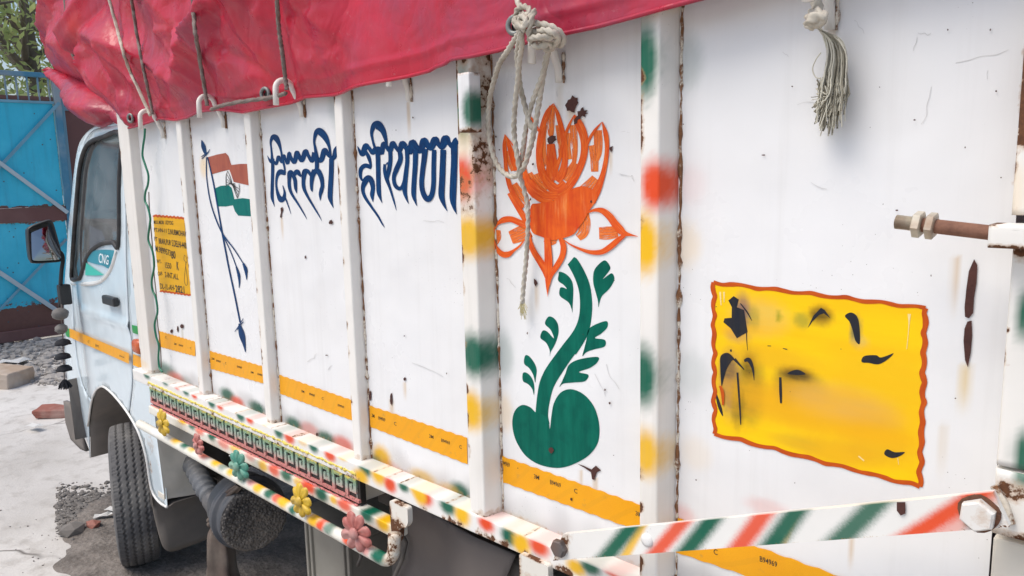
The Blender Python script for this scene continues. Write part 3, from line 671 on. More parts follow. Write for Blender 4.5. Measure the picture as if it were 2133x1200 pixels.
stem = [('p', [(q[0], q[1]) for q in np.concatenate([catmull(ZM(1055, 530, 5.217, [(665, 110), (730, 230), (775, 350), (796, 470), (795, 620), (770, 740), (715, 850), (630, 960), (540, 1080), (460, 1190)]) + ZM(1055, 740, 4.9, [(385, 165), (340, 270), (315, 400), (298, 560), (296, 640)]), 5),
                                                        catmull(ZM(1055, 740, 4.9, [(440, 700), (424, 610), (440, 480), (480, 330), (560, 190), (690, 0)]) + ZM(1055, 530, 5.217, [(760, 1080), (860, 920), (905, 800), (928, 640), (930, 500), (905, 330), (850, 190), (775, 60), (733, 28)]), 5)])]),
        g6([(296, 582), (240, 530), (160, 508), (90, 560), (60, 660), (68, 780), (110, 900), (190, 1020), (300, 1100), (430, 1142), (560, 1148), (690, 1110), (830, 1030), (920, 920), (948, 800), (938, 660), (890, 520), (800, 410), (690, 352), (600, 355), (530, 405), (480, 500), (458, 620), (443, 750), (434, 690), (418, 640), (350, 600)]),
        g5([(575, 188), (640, 210), (700, 270), (724, 350), (724, 460), (718, 560), (716, 632), (706, 590), (672, 520), (580, 450), (580, 370), (610, 358), (655, 375), (620, 330), (562, 285), (566, 220)]),
        g5([(1070, 65), (1128, 140), (1100, 200), (1048, 268), (1140, 205), (1172, 270), (1120, 370), (1040, 450), (1012, 520), (1000, 575), (992, 500), (968, 410), (942, 300), (948, 190), (990, 120)]),
        g5([(455, 678), (510, 690), (555, 750), (566, 840), (545, 930), (515, 1000), (480, 1060), (470, 1105), (468, 1040), (430, 960), (368, 905), (392, 830), (440, 838), (500, 900), (515, 905), (480, 820), (418, 752)]),
        g5([(1085, 725), (1096, 790), (1030, 860), (962, 908), (1068, 930), (1066, 1000), (960, 1030), (870, 1062), (825, 1105), (840, 1040), (868, 930), (890, 820), (960, 765)]),
        g6([(190, 5), (230, 10), (285, 80), (308, 150), (300, 230), (292, 280), (272, 200), (230, 130), (180, 85)]), g6([(168, 182), (215, 185), (265, 245), (284, 320), (280, 405), (262, 345), (220, 295), (168, 262)]),
        g6([(930, 18), (925, 75), (850, 130), (740, 172), (835, 200), (800, 265), (690, 278), (580, 290), (540, 325), (565, 270), (600, 190), (640, 95), (750, 40)])]
decal('painted_stem', stem[:2], PY, M['stem'], truck, .0011)['label'] = 'green lotus stem with a heart-shaped root'
for q_ in stem[2:]: decal('painted_leaf_sprig', [q_], PY, M['stem'], truck, .0011)

# ---- flag on a pole
f8 = lambda p, m='c': (m, ZM(410, 280, 6.669, p)); fs = lambda p: ('s', ZM(410, 280, 6.669, [(a, b, c / 6.669) for a, b, c in p]))
fp = lambda p: ('s', ZM(280, 280, 2.5, [(a, b, c / 2.5) for a, b, c in p]))
decal('painted_flag_red', [f8([(150, 318), (280, 280), (400, 258), (440, 300), (470, 400), (480, 425), (600, 410), (730, 410), (742, 440), (758, 600), (765, 720), (640, 690), (510, 660), (478, 560), (450, 490), (330, 520), (205, 555), (175, 440)], 'p')], PY, M['saffron'], truck)
decal('painted_flag_green', [f8([(240, 755), (330, 715), (440, 705), (480, 740), (505, 830), (520, 900), (640, 885), (775, 905), (795, 1140), (690, 1135), (575, 1128), (530, 1070), (500, 985), (400, 1002), (300, 1000), (270, 900)], 'p')], PY, M['flaggreen'], truck)
pole = [fp([(349, 30, 3), (358, 60, 22), (366, 90, 16), (374, 110, 4)]), fp([(350, 128, 4), (378, 100, 5), (392, 78, 3)]), fp([(346, 118, 3), (366, 104, 5), (384, 92, 3)]),
        fp([(380, 118, 6), (410, 250, 7), (440, 420, 7), (455, 505, 8), (490, 690, 8), (520, 830, 8), (550, 980, 8)]), fp([(374, 118, 4), (376, 230, 5), (400, 370, 6), (452, 505, 7), (520, 600, 6), (566, 672, 5)]),
        fp([(452, 508, 5), (500, 610, 5), (530, 690, 5)]), fp([(530, 690, 8), (542, 730, 14), (546, 770, 8), (544, 800, 2)]), fp([(566, 672, 10), (578, 700, 18), (582, 730, 10), (584, 758, 2)]),
        fp([(545, 985, 8), (558, 1040, 30), (570, 1090, 16), (578, 1135, 2)]), fp([(522, 1028, 3), (545, 995, 5), (566, 958, 3)]), fp([(535, 1018, 3), (550, 995, 5), (568, 975, 3)])]
decal('painted_flagpole', pole, PY, M['blue'], truck, .0030)
wh = [fs([(425, 508, 5), (405, 580, 8), (404, 700, 8)]), fs([(425, 508, 6), (465, 600, 8), (480, 690, 10)]), fs([(404, 705, 8), (470, 685, 10), (530, 685, 8)]), fs([(415, 620, 6), (478, 690, 8)]), fs([(420, 560, 6), (478, 680, 8)]), fs([(408, 660, 6), (478, 692, 8)]),
      fs([(480, 685, 22), (515, 715, 34), (530, 735, 16)]), fs([(500, 720, 8), (560, 885, 8)]), fs([(585, 690, 7), (588, 780, 8), (560, 888, 9)]), fs([(510, 715, 8), (580, 750, 8)]), fs([(510, 720, 8), (580, 800, 8)]), fs([(508, 725, 8), (572, 850, 8)])]
decal('painted_wheel_emblem', wh, PY, M['black'], truck, .0030)

# ---- yellow card with small black writing
def wavy(p0, p1, n, amp, w_):
    out = []
    for i in range(n * 4 + 1):
        t = i / (n * 4); a = np.array(p0) * (1 - t) + np.array(p1) * t; d = np.array(p1) - np.array(p0); nn = np.array([-d[1], d[0]]) / np.linalg.norm(d)
        out.append(tuple(a + nn * amp * RNG.uniform(.45, 1.3) * math.sin(i * math.pi / 2)) + (w_ * (.85 + .3 * RNG.random()),))
    return out
YB = (0.80, 0.40, 0.012)
card = decal('painted_card', [('p', [(319, 449), (388, 455), (398, 614), (333, 606), (324, 520)])], PY, M['yellow'], truck, .0011, lambda V: np.tile([.62, .34, .015, 1], (len(V), 1)), .02)
decal('card_border', [('s', wavy((319, 449), (387, 455), 9, 1.2, 4)), ('s', wavy((333, 606), (398, 615), 9, 1, 3.5))], PY, M['border'], card, .002)
cz = lambda x, y: (310 + x / 6.49, 440 + y / 6.49)
def cl(s, x0, y0, x1, y1, h, b=.012): return (s, cz(x0, y0), cz(x1, y1), (-.06 * h / 6.49, -h / 6.49), b)
text_decal('card_lettering', [cl('MO.L.MORI', 66, 172, 205, 176, 48), cl('UDYOG', 222, 176, 330, 186, 52), cl('PT.HN-11', 70, 275, 240, 290, 52), cl('S.NUBMOHAR', 262, 308, 512, 345, 72), cl('PT', 76, 400, 116, 408, 56), cl('BRAR,PUR', 135, 436, 300, 462, 72), cl('S.DELHI-4400', 312, 470, 520, 510, 84),
    cl('M.9899573', 90, 540, 298, 606, 78), cl('80', 304, 640, 362, 640, 100, .02), cl('WT-', 105, 700, 172, 708, 50), cl('1550', 222, 765, 305, 780, 76), cl('K', 378, 790, 408, 800, 110, .02), cl('CAP-', 120, 870, 188, 870, 54), cl('2-INT.ALL', 218, 890, 402, 925, 72),
    cl('DL-1L-AH-', 155, 1046, 352, 1072, 72), cl('2821', 360, 1092, 482, 1110, 92, .02)], PY, M['black'], card, .002)
decal('card_flourish', [('s', ZM(310, 440, 6.49, [(482, 590, .6), (474, 650, .8), (500, 700, .8), (490, 800, .8), (480, 940, .8), (505, 1005, .8), (525, 960, .8), (510, 830, .8), (498, 720, .8), (518, 670, .8), (500, 610, .7), (482, 600, .6)]))], PY, M['black'], card, .002)

# ---- large yellow patch with its wavy border and smears
sg = lambda x, y: (1430 + x / 2.5, 560 + y / 2.5)
sq = [sg(140, 70), sg(1245, 205), sg(1215, 1135), sg(145, 860)]
SM = []
def sm(x, y, rx, ry, c, st): 
    a = sg(x, y); SM.append((a[0], a[1], rx / 2.2, ry / 2.2, c, st))
OR_, DK, PK = (0.74, 0.36, 0.012), (0.06, 0.05, 0.012), (0.70, 0.42, 0.13)
for q in ((380, 250, 140, 90, (.72, .47, .12), .5), (600, 270, 40, 40, (.2, .24, .04), .5), (480, 250, 14, 24, (.3, .3, .02), .7), (700, 245, 60, 50, (.2, .12, .02), .55), (520, 620, 60, 90, (.30, .19, .02), .6), (580, 580, 110, 60, (.34, .22, .02), .65), (640, 640, 90, 70, (.55, .33, .02), .5),
          (330, 620, 70, 170, (.30, .22, .02), .75), (225, 600, 50, 150, (.28, .17, .09), .8), (265, 700, 30, 120, (.2, .15, .02), .7), (215, 520, 40, 60, (.10, .08, .06), .9), (290, 230, 40, 90, (.10, .08, .14), .8), (265, 340, 60, 40, (.5, .3, .1), .7), (575, 550, 80, 34, (.05, .04, .01), .9), (880, 320, 26, 70, (.12, .16, .08), .8), (700, 235, 50, 34, (.06, .05, .01), .8), (325, 510, 30, 60, (.12, .09, .01), .8), (600, 720, 420, 110, OR_, .6), (800, 700, 260, 90, PK, .35), (950, 760, 160, 60, PK, .3), (1000, 900, 200, 110, OR_, .5), (760, 950, 220, 60, OR_, .5), (560, 900, 120, 34, (.62, .37, .02), .4), (420, 460, 260, 60, OR_, .4),
          (290, 720, 16, 80, (.18, .12, .01), .5), (350, 260, 30, 60, (.25, .25, .05), .5), (900, 380, 40, 30, (.5, .45, .2), .4), (1000, 600, 300, 200, OR_, .3)): sm(*q)
SMW = spots([(a, b, c, d, e, f) for a, b, c, d, e, f in SM], PY)
patch = decal('yellow_patch', [('p', densify(sq, 12))], PY, M['yellow'], truck, .0011, lambda V: spray((0.92, 0.60, 0.003), SMW)(V), .006); patch['label'] = 'large yellow painted patch with dark smears'
bor = []
for i, n in enumerate((6, 9, 6, 8)):
    a, b = sq[i], sq[(i + 1) % 4]; bor.append(('s', wavy(a, b, n, 2.4, 8.5 if i != 1 else 12)))
decal('patch_border', bor, PY, M['border'], patch, .002)
k_ = lambda p, m='c': (m, [sg(*q) for q in p])
smear = [k_([(218, 165), (245, 142), (272, 160), (262, 200), (300, 215), (318, 330), (290, 345), (262, 362), (230, 310), (192, 278), (198, 258), (235, 255), (236, 200)], 'p'), ('s', [sg(312, 330) + (2.2,), sg(314, 380) + (1.6,), sg(318, 425) + (.8,)]), ('s', [sg(280, 180) + (2,), sg(315, 225) + (3,), sg(340, 270) + (.8,)]),
         k_([(178, 455), (215, 438), (250, 470), (235, 480), (210, 520), (195, 570), (182, 610), (176, 520)]), k_([(825, 245), (860, 228), (895, 265), (903, 385), (880, 375), (865, 320), (848, 275)]), k_([(912, 485), (925, 455), (985, 450), (1010, 462), (1050, 450), (1078, 440), (1050, 470), (1000, 497), (950, 490)]),
         k_([(1030, 965), (1045, 940), (1085, 955), (1137, 955), (1105, 978), (1065, 985)]), k_([(660, 245), (700, 203), (720, 215), (750, 258), (715, 232), (690, 240), (655, 275), (630, 310)], 'p'), k_([(525, 545), (575, 525), (620, 548), (575, 553)]), ('s', [sg(488, 565) + (5,), sg(490, 640) + (6,), sg(492, 700) + (4,)]),
         ('s', [sg(300, 480) + (5,), sg(325, 475) + (9,), sg(345, 520) + (5,), sg(352, 580) + (1,)]), ('s', [sg(265, 540) + (4,), sg(272, 640) + (4,), sg(280, 760) + (3,), sg(282, 812) + (2,)]), ('s', [sg(250, 470) + (6,), sg(300, 525) + (2,)]), k_([(150, 640), (165, 670), (185, 730), (188, 768), (162, 715)]), ('s', [sg(422, 401) + (1.4,), sg(440, 402) + (1.4,)]), ('s', [sg(502, 414) + (1.4,), sg(524, 420) + (2,)]), ('s', [sg(230, 420) + (4,), sg(232, 432) + (3,)])]
M['smear'] = m_brush('dark_smeared_paint', (0.015, 0.02, 0.035), (0.04, 0.035, 0.03), (0.012, 0.02, 0.022))
for q_ in smear: decal('paint_smear', [q_], PY, M['smear'], patch, .002)
decal('red_smear', [('s', [sg(175, 610) + (5,), sg(188, 650) + (7,), sg(190, 710) + (4,)])], PY, M['border'], patch, .0042)
M['pale'] = m_simple('pale_scratch', (0.85, 0.66, 0.25), .5)
for q_ in [('s', [sg(1160, 235) + (7,), sg(1158, 300) + (2,), sg(1147, 418) + (1.5,)]), ('s', [sg(175, 120) + (4,), sg(180, 190) + (2,)]), ('s', [sg(195, 120) + (4,), sg(196, 175) + (1,)]), ('s', [sg(895, 975) + (3,), sg(925, 1000) + (3,)]), ('s', [sg(1100, 985) + (1.5,), sg(1105, 1020) + (1,)])]: decal('pale_scratch', [q_], PY, M['pale'], patch, .002)

# ---- bare rust patches and scratches
def jag(px, py, rx, ry, n=14, j=.45): return ('p', [(px + rx * (1 - j * RNG.random()) * math.cos(t), py + ry * (1 - j * RNG.random()) * math.sin(t)) for t in np.linspace(0, 2 * math.pi, n, endpoint=False)])
z3 = lambda p, m='p': (m, ZM(1015, 200, 5.4545, p))
big = [[z3([(965, -8), (1000, 20), (1030, 20), (1022, 55), (1035, 75), (1015, 110), (995, 150), (990, 190), (955, 180), (935, 165), (905, 170), (900, 140), (882, 105), (905, 75), (915, 45), (945, 35)])],
       [z3([(1088, 125), (1100, 165), (1140, 160), (1120, 190), (1148, 200), (1110, 210), (1118, 245), (1080, 225), (1050, 260), (1025, 275), (1020, 310), (985, 325), (985, 270), (1000, 245), (1030, 220), (1022, 175), (1055, 170), (1065, 145)])],
       [z3([(680, 485), (710, 460), (735, 448), (780, 455), (770, 480), (792, 492), (765, 510), (740, 540), (700, 548), (685, 520)])],
       [z3([(1385, 590), (1405, 575), (1432, 570), (1418, 595), (1422, 615), (1405, 640), (1392, 610)])],
       [('p', [(2029, 540), (2036, 552), (2034, 590), (2029, 620), (2027, 652), (2018, 663), (2010, 660), (2009, 640), (2013, 600), (2018, 565)])], [('p', [(2015, 670), (2024, 668), (2025, 700), (2022, 735), (2016, 765), (2010, 750), (2007, 710), (2009, 685)])],
       [('p', [(1202, 966), (1215, 970), (1232, 978), (1241, 970), (1252, 980), (1243, 984), (1238, 1000), (1233, 998), (1231, 984), (1218, 975)])],
       [('p', [(1868, 1046), (1886, 1046), (1886, 1070), (1876, 1074), (1868, 1064)])]]
for i, pc in enumerate(big): decal('rust_patch', pc, PY if i < 7 else 1.083, M['chip'], truck, .0042 if i < 7 else .002)
small = [('p', [(584, 434), (588, 431), (590, 437), (587, 445), (586, 455), (583, 452), (585, 442)]), jag(815, 830, 3.5, 16), jag(771, 825, 3, 13), jag(843, 790, 3, 5), ('p', [(1112, 580), (1117, 584), (1120, 590), (1115, 597), (1112, 590)]), jag(636, 536, 2, 4), jag(689, 463, 5, 6), jag(357, 690, 3, 5), jag(379, 680, 5, 6), jag(370, 686, 2, 8),
         jag(2075, 190, 2, 3), jag(2063, 62, 2, 3), jag(1974, 62, 2, 2.5), jag(1590, 323, 5, 1.5), jag(1148, 938, 6, 8), jag(660, 905, 3, 4), jag(1231, 420, 2, 4), jag(680, 740, 4, 1.2), jag(1260, 812, 2, 3), jag(1270, 840, 3, 3), jag(1105, 415, 2, 3), jag(1033, 285, 2, 3), jag(1040, 312, 2, 2), jag(1023, 331, 2, 3), jag(1110, 342, 3, 3), jag(2085, 370, 2, 2), jag(1868, 438, 4, 2), jag(860, 245, 2, 2), jag(1190, 1040, 3, 4), jag(842, 700, 1.5, 2), jag(1990, 830, 2, 2), jag(1450, 1000, 2, 2), jag(1650, 180, 2, 2), jag(1905, 250, 3, 2)]
rs_ = []
for _ in range(34):
    px = RNG.uniform(340, 2060); py = RNG.uniform(90, 1030); r = RNG.uniform(.6, 1.6); rs_.append(jag(px, py, r, r * RNG.uniform(.6, 2)))
decal('paint_chip', small + rs_, PY, M['chip'], truck, .0044)['kind'] = 'stuff'
M['scratch'] = m_simple('grey_scuff', (0.60, 0.59, 0.58), .6)
scr = []
for px, py, dx, dy in ((1990, 130, 110, -25), (2055, 145, 3, 22), (1910, 70, 30, 0), (1910, 80, -8, 25), (1780, 40, 20, 30), (1630, 110, 12, 8), (1660, 220, 60, -10), (1940, 180, -20, 80), (1690, 380, 30, 15), (1260, 760, 30, 50), (1240, 780, 20, 45), (1055, 580, 20, 20), (1290, 360, 30, 8), (1315, 370, 6, 8), (860, 755, 60, 28), (880, 460, 45, 4), (690, 760, -8, 12), (1160, 200, 0, -8), (660, 735, -18, 20)):
    n = 5; scr.append(('s', [(px + dx * t + RNG.normal(0, 1.5), py + dy * t + RNG.normal(0, 1.5), .7 + .7 * RNG.random()) for t in np.linspace(0, 1, n)]))
decal('paint_scratch', scr, PY, M['scratch'], truck, .001)['kind'] = 'stuff'

# ---- tie hooks: bent bars welded to the sheets
def hook_mesh():
    d = .052; pts = [(0, -.006, -.075), (0, -.008, -.05), (0, -.026, -.01)]
    for t in np.linspace(0, math.pi, 12): pts.append((0, -.032 - d / 2 + d / 2 * math.cos(t), math.sin(t) * d / 2 * .9))
    pts.append((0, -.034 - d, -.045))
    v, f, uv = tube_geo(np.array(pts), .0082, 10); return v, f, uv
hv, hf, hu = hook_mesh(); hook0 = None
HOOKS = []
for px, py in ((341, 288), (467, 266), (630, 244), (850, 210), (1165, 172), (1728, 62)):
    p = P(px, py, PY - .006)
    if hook0 is None:
        hook0 = mesh_obj('tie_hook', hv, hf, M['post'], None, True, None, spray((0.80, 0.77, 0.71), (), [])(np.array(hv))); o = hook0
    else:
        o = hook0.copy(); COL.objects.link(o)
    o.location = (p[0], PY, p[2] + .075); o.scale = (1, .72 if px == 850 else 1, 1); o.parent = truck; o.matrix_parent_inverse = wmat(truck).inverted(); HOOKS.append(o.location.copy())
    # lumpy rusty weld bead beside the leg
    tube('hook_weld', [(p[0] + .009, PY - .003, p[2] + z + RNG.normal(0, .001)) for z in np.linspace(-.002, .06, 9)], [max(.0015, .0035 + RNG.normal(0, .0012)) for _ in range(9)], M['weld'], truck, 6)
# ================================================================== key-pattern board, guard bars, ornaments
kz0, kz1, kx0, kx1, ky = 1.036, 1.119, -3.20, -1.725, 1.150
bars = MB()
box('key_board', (kx0, ky, kz0 - .004), (kx1, ky + .02, kz1 + .004), M['black'], truck, .002)
def m_key():
    k = N('key_pattern_enamel'); t = k.n('TexCoord'); s = k.n('SeparateXYZ'); k.link(t.outputs['Object'], s.inputs[0]); n = k.noise(t.outputs['Object'], 60, 5)
    z = k.math('ADD', k.rng(s.outputs[2], kz0, kz1), k.math('MULTIPLY', k.math('SUBTRACT', n, .5), .35))
    r = k.n('ValToRGB'); k.link(z, r.inputs[0]); e = r.color_ramp.elements
    e[0].position = .0; e[0].color = (.55, .17, .16, 1); e[1].position = 1; e[1].color = (.72, .58, .12, 1)
    for p_, c in ((.30, (.58, .26, .23, 1)), (.44, (.40, .38, .32, 1)), (.66, (.24, .38, .29, 1)), (.80, (.22, .32, .16, 1)), (.90, (.62, .50, .10, 1))): q = e.new(p_); q.color = c
    c = k.mix(k.rng(k.noise(t.outputs['Object'], 130, 6), .56, .64, 0, .8), r.outputs[0], (.10, .07, .05))
    return k.out(c, .6, k.bump(n, .4, .003))
M['key'] = m_key()
nu = 22; pw = (kx1 - kx0) / nu; hh = kz1 - kz0
for i in range(nu):
    q = MB(); x0 = kx0 + i * pw; b = .0075; y0, y1 = ky - .006, ky + .002
    X = lambda u: x0 + u * pw
    Zz = lambda v: kz0 + v * hh
    def seg(u0, v0, u1, v1): q.box((X(u0), y0, Zz(v0)), (X(u1), y1, Zz(v1)))
    seg(0.0, .06, .999, .17); seg(.03, .172, .23, .74); seg(.03, .742, .84, .86); seg(.64, .36, .84, .74); seg(.36, .36, .638, .47); seg(.36, .472, .53, .62)
    q.obj('key_motif', M['key'], truck, False)
def lumpy(x0, x1, y, z, r):
    xs = np.arange(x0, x1, .009); return [(x, y + RNG.normal(0, .0006), z + RNG.normal(0, .0008)) for x in xs], [max(.001, r + RNG.normal(0, .0012)) for _ in xs]
a_, b_ = lumpy(kx0, kx1, ky - .004, kz1 + .006, .0045); tube('board_edge', a_, b_, M['key'], truck, 6)
a_, b_ = lumpy(kx0, kx1, ky - .004, kz0 - .006, .0035); tube('board_edge', a_, b_, M['key'], truck, 6)

r4b = [(45, 420, 8, 8, YEL, .5), (170, 490, 10, 9, YEL, .8), (215, 515, 8, 9, GRN, .7), (250, 540, 9, 9, RED, .6), (305, 565, 8, 9, GRN, .8), (360, 600, 12, 10, RED, .5), (410, 620, 10, 10, YEL, .6), (480, 655, 10, 10, RED, .4), (540, 700, 10, 11, YEL, .7), (590, 720, 12, 12, RED, .7), (645, 742, 12, 13, GRN, .9), (700, 775, 10, 10, YEL, .6), (745, 795, 16, 13, RED, .8), (805, 830, 14, 14, GRN, 1), (860, 855, 8, 8, YEL, .7), (910, 880, 16, 12, RED, .7), (1010, 925, 14, 15, GRN, 1), (1085, 965, 15, 15, YEL, 1)]
r2 = [(300 + x / 2.182, 650 + y / 2.182, a, b, c, s) for x, y, a, b, c, s in r4b]
y2 = 1.135
sweep('guard_bar', [(1.175, 1.030), (y2, 1.030), (y2, .996), (1.175, .996)], 'x', list(np.arange(-3.2, -1.545, .0075)), M['art'], truck, spray((.76, .74, .66), spots(r2, y2), [(x, .998, .02, .012, .5) for x in RNG.uniform(-3.2, -1.6, 14)]), .006, .004)
r4c = [(50, 545, 8, 8, WHT, .5), (135, 578, 9, 8, YEL, .9), (175, 600, 8, 8, GRN, .9), (208, 615, 8, 8, YEL, .8), (260, 645, 10, 8, RED, .7), (318, 680, 9, 9, YEL, .9), (350, 700, 8, 8, GRN, .5), (390, 722, 8, 9, YEL, .8), (445, 755, 8, 8, GRN, .6), (480, 770, 8, 8, PNK, .6), (515, 797, 9, 10, YEL, 1), (565, 825, 9, 9, GRN, .8), (600, 845, 8, 9, RED, .7), (630, 862, 10, 11, YEL, 1), (680, 900, 8, 9, GRN, .9), (770, 950, 11, 12, YEL, 1), (805, 970, 8, 10, RED, .8), (840, 985, 10, 10, GRN, .6), (930, 1035, 11, 12, RED, .9), (1010, 1080, 8, 10, PNK, .6), (1065, 1110, 15, 15, GRN, .9)]
r3 = [(300 + x / 2.182, 650 + y / 2.182, a, b, c, s) for x, y, a, b, c, s in r4c]
yb, zb, rb = 1.10, .953, .017
xe = P(812, 1150, yb)[0]
zq = lambda x: ZBL + (ZBR - ZBL) * (x - XBL) / (XBR - XBL)
(XBL, _, ZBL), (XBR, _, ZBR) = P(322, 900, yb), P(776, 1152, yb)
pa = [(x, yb, zq(x)) for x in np.arange(-3.22, xe - .03, .009)]; zb = zq(xe)
for t in np.linspace(0, math.pi / 2, 9): pa.append((xe - .03 + .04 * math.sin(t), yb + .004 * t, zb + .04 - .04 * math.cos(t)))
for z in np.arange(zb + .05, 1.04, .01): pa.append((xe + .01, yb + .008 + .1 * (z - zb - .05), z))
v, f, uv = tube_geo(np.array(pa), rb, 14)
mesh_obj('guard_tube', v, f, M['art'], truck, True, uv, spray((.74, .72, .64), spots(r3, yb - rb * .6), [(xe + .01, z, .04, .05, .52) for z in (.96, 1.0, 1.04)] + [(x, zb - .01, .05, .012, .45) for x in RNG.uniform(-3.2, -1.7, 12)])(np.array(v)))
# rusty lug that carries the tube below the rail
def lug(px, py, w_, h_):
    p = P(px, py, 1.138); out = [(0, 0), (w_, 0), (w_ * 1.0, -.36 * h_), (w_ * .82, -.52 * h_), (w_ * .52, -.56 * h_), (w_ * .46, -.85 * h_), (w_ * .3, -h_), (w_ * .06, -h_), (0, -.6 * h_)]
    o2 = densify(round_poly([(p[0] + a, p[2] + b) for a, b in out], .008), .008)
    v, fs_ = tri2d(o2, (), .008); n = len(v)
    V = [(a, 1.132, b) for a, b in v] + [(a, 1.148, b) for a, b in v]; F = [tuple(t) for t in fs_] + [tuple(i + n for i in t[::-1]) for t in fs_]
    # rim
    m = len(o2); F += [(i, (i + 1) % m, n + (i + 1) % m, n + i) for i in range(m)]
    V = np.array(V)
    return mesh_obj('tube_lug', V, F, M['post'], truck, False, None, spray((.74, .71, .64), (), [(p[0] + w_ * .4, p[2] - h_ * .7, w_ * 1.1, h_ * .6, .66), (p[0], p[2] - h_ * .5, .015, h_, .62), (p[0] + w_ * .5, p[2], w_ * .6, .008, .6)])(V))
lug(815, 1040, .075, .115); 
lug(1085, 1150, .085, .12)
box('hanger_plate', P(741, 1008, 1.15)[:1] + (1.15, 1.035), (P(741, 1008, 1.15)[0] + .006, 1.30, 1.11), M['dusty'], truck, .001)

# pressed sheet flowers on the tube, one enamel colour each
def flower_mesh(R=.056, petals=8):
    V = [(0, -.012, 0)]; F = []; nr, na = 9, petals * 8
    for i in range(1, nr + 1):
        t = i / nr
        for k in range(na):
            th = 2 * math.pi * k / na; lobe = abs(math.cos(th * petals / 2)) ** .55; r = R * t * (.66 + .34 * lobe) * (1 + .06 * math.sin(3 * th + 1) + .04 * math.sin(5 * th))
            hgt = (.007 + .003 * math.sin(k * .7)) * lobe * math.sin(math.pi * min(1, t * 1.02)) ** .7 * (.35 + t) + .006 * max(0, 1 - (t / .28) ** 2) + .002
            V.append((r * math.cos(th), -hgt, r * math.sin(th)))
    for k in range(na): F.append((0, 1 + k, 1 + (k + 1) % na))
    for i in range(nr - 1):
        for k in range(na):
            a = 1 + i * na + k; b = 1 + i * na + (k + 1) % na; F.append((a, a + na, b + na, b))
    n = len(V)
    o = n - na; back = [(V[o + k][0], .003, V[o + k][2]) for k in range(na)]; V += back
    for k in range(na): F.append((o + k, n + k, n + (k + 1) % na, o + (k + 1) % na))
    F.append(tuple(range(n, n + na)))
    return V, F
fv, ff = flower_mesh()
def m_flower(name, c, worn): return m_simple(name, c, .42, .22, 40, .12, 0, (worn, .8))
fm = {'yellow': m_flower('yellow_flower_enamel', (.62, .40, .02), (.44, .30, .06)), 'red': m_flower('faded_red_flower_enamel', (.42, .12, .10), (.52, .30, .27)), 'green': m_flower('green_flower_enamel', (.06, .26, .19), (.25, .38, .28))}
for px, py, c, sc, l in ((339, 881, 'yellow', .95, 'yellow flower ornament nearest the cab'), (413, 926, 'red', .72, 'small faded red flower ornament'), (497, 970, 'green', .92, 'green flower ornament'), (627, 1043, 'yellow', .9, 'bright yellow flower ornament'), (741, 1109, 'red', 1.0, 'faded red flower ornament at the end of the tube')):
    o = mesh_obj('flower_ornament', fv, ff, fm[c], None); p = P(px, py, yb - .022); o.location = p; o.scale = (sc, 1, sc); o.rotation_euler = (RNG.uniform(-.15, .1), RNG.uniform(0, .7), RNG.uniform(-.05, .2))
    o.parent = truck; o.matrix_parent_inverse = wmat(truck).inverted(); o['label'] = l
    h = mesh_obj('flower_boss', [(.012 * math.cos(a), -.016, .012 * math.sin(a)) for a in np.linspace(0, 6.283, 10, endpoint=False)] + [(.017 * math.cos(a), -.008, .017 * math.sin(a)) for a in np.linspace(0, 6.283, 10, endpoint=False)], [tuple(range(10))] + [(i, 10 + i, 10 + (i + 1) % 10, (i + 1) % 10) for i in range(10)], fm[c], None)
    h.parent = o

# ================================================================== swing bar, bolts, rear corner post, threaded rod
yb1 = 1.085
c4 = [P(1172, 1113, yb1), P(2068, 1026, yb1), P(2102, 1098, yb1), P(1152, 1168, yb1)]
nL, nH = 460, 26; V = []; Cc = []
STR = [(337, 45, 105, GRN, 1), (402, 22, 70, YEL, .9), (560, 42, 115, RED, .95), (695, 48, 110, GRN, 1), (925, 48, 105, RED, .95), (1072, 54, 105, GRN, 1), (1095, 16, 60, YEL, .6), (1400, 66, 160, GRN, .95), (1790, 80, 280, RED, 1), (1900, 60, 200, RED, .5)]
for j in range(nH + 1):
    for i in range(nL + 1):
        u, v_ = i / nL, j / nH; t = [c4[0][k] * (1 - u) + c4[1][k] * u for k in range(3)]; b = [c4[3][k] * (1 - u) + c4[2][k] * u for k in range(3)]
        q = [t[k] * (1 - v_) + b[k] * v_ for k in range(3)]; V.append((q[0], yb1, q[2]))
        sx = (proj((q[0], yb1, q[2]))[0] - 1130) * 2.127; c = np.array((.80, .79, .75))
        for s0, wd, sl, cc, st in sorted(STR, key=lambda r: r[3] == GRN):
            d_ = abs(sx + (v_ - .5) * sl - s0) / (wd * 1.22)
            wt = st * (1 - sstep(.3, 1.5, d_ + RNG.normal(0, .05))); c = c * (1 - wt) + np.array(cc) * wt
        ed = .35 * (1 if (u < .02 or u > .985) else 0) + (.4 if v_ > .93 else 0) * (RNG.random() < .4)
        d1 = math.hypot((u - .012) * 20, (v_ - .5) * 1.2); d2 = math.hypot((u - .965) * 20, (v_ - .6) * 1.2)
        Cc.append((*c, max(ed, .66 * (1 - sstep(.2, 1.1, d1)), .5 * (1 - sstep(.35, .95, d2)))))
w_ = nL + 1; F = [(a, a + w_, a + w_ + 1, a + 1) for j in range(nH) for a in range(j * w_, j * w_ + nL)]
nf = len(V); rim = [i for i in range(w_)] + [j * w_ + nL for j in range(1, nH + 1)] + [nH * w_ + i for i in range(nL - 1, -1, -1)] + [j * w_ for j in range(nH - 1, 0, -1)]
for i in rim: V.append((V[i][0], yb1 + .012, V[i][2])); Cc.append((.80, .79, .76, Cc[i][3] * .6))
m = len(rim); F += [(rim[i], rim[(i + 1) % m], nf + (i + 1) % m, nf + i) for i in range(m)]; F.append(tuple(range(nf, nf + m)))
bar = mesh_obj('swing_bar', V, F, M['art'], truck, False, None, Cc)
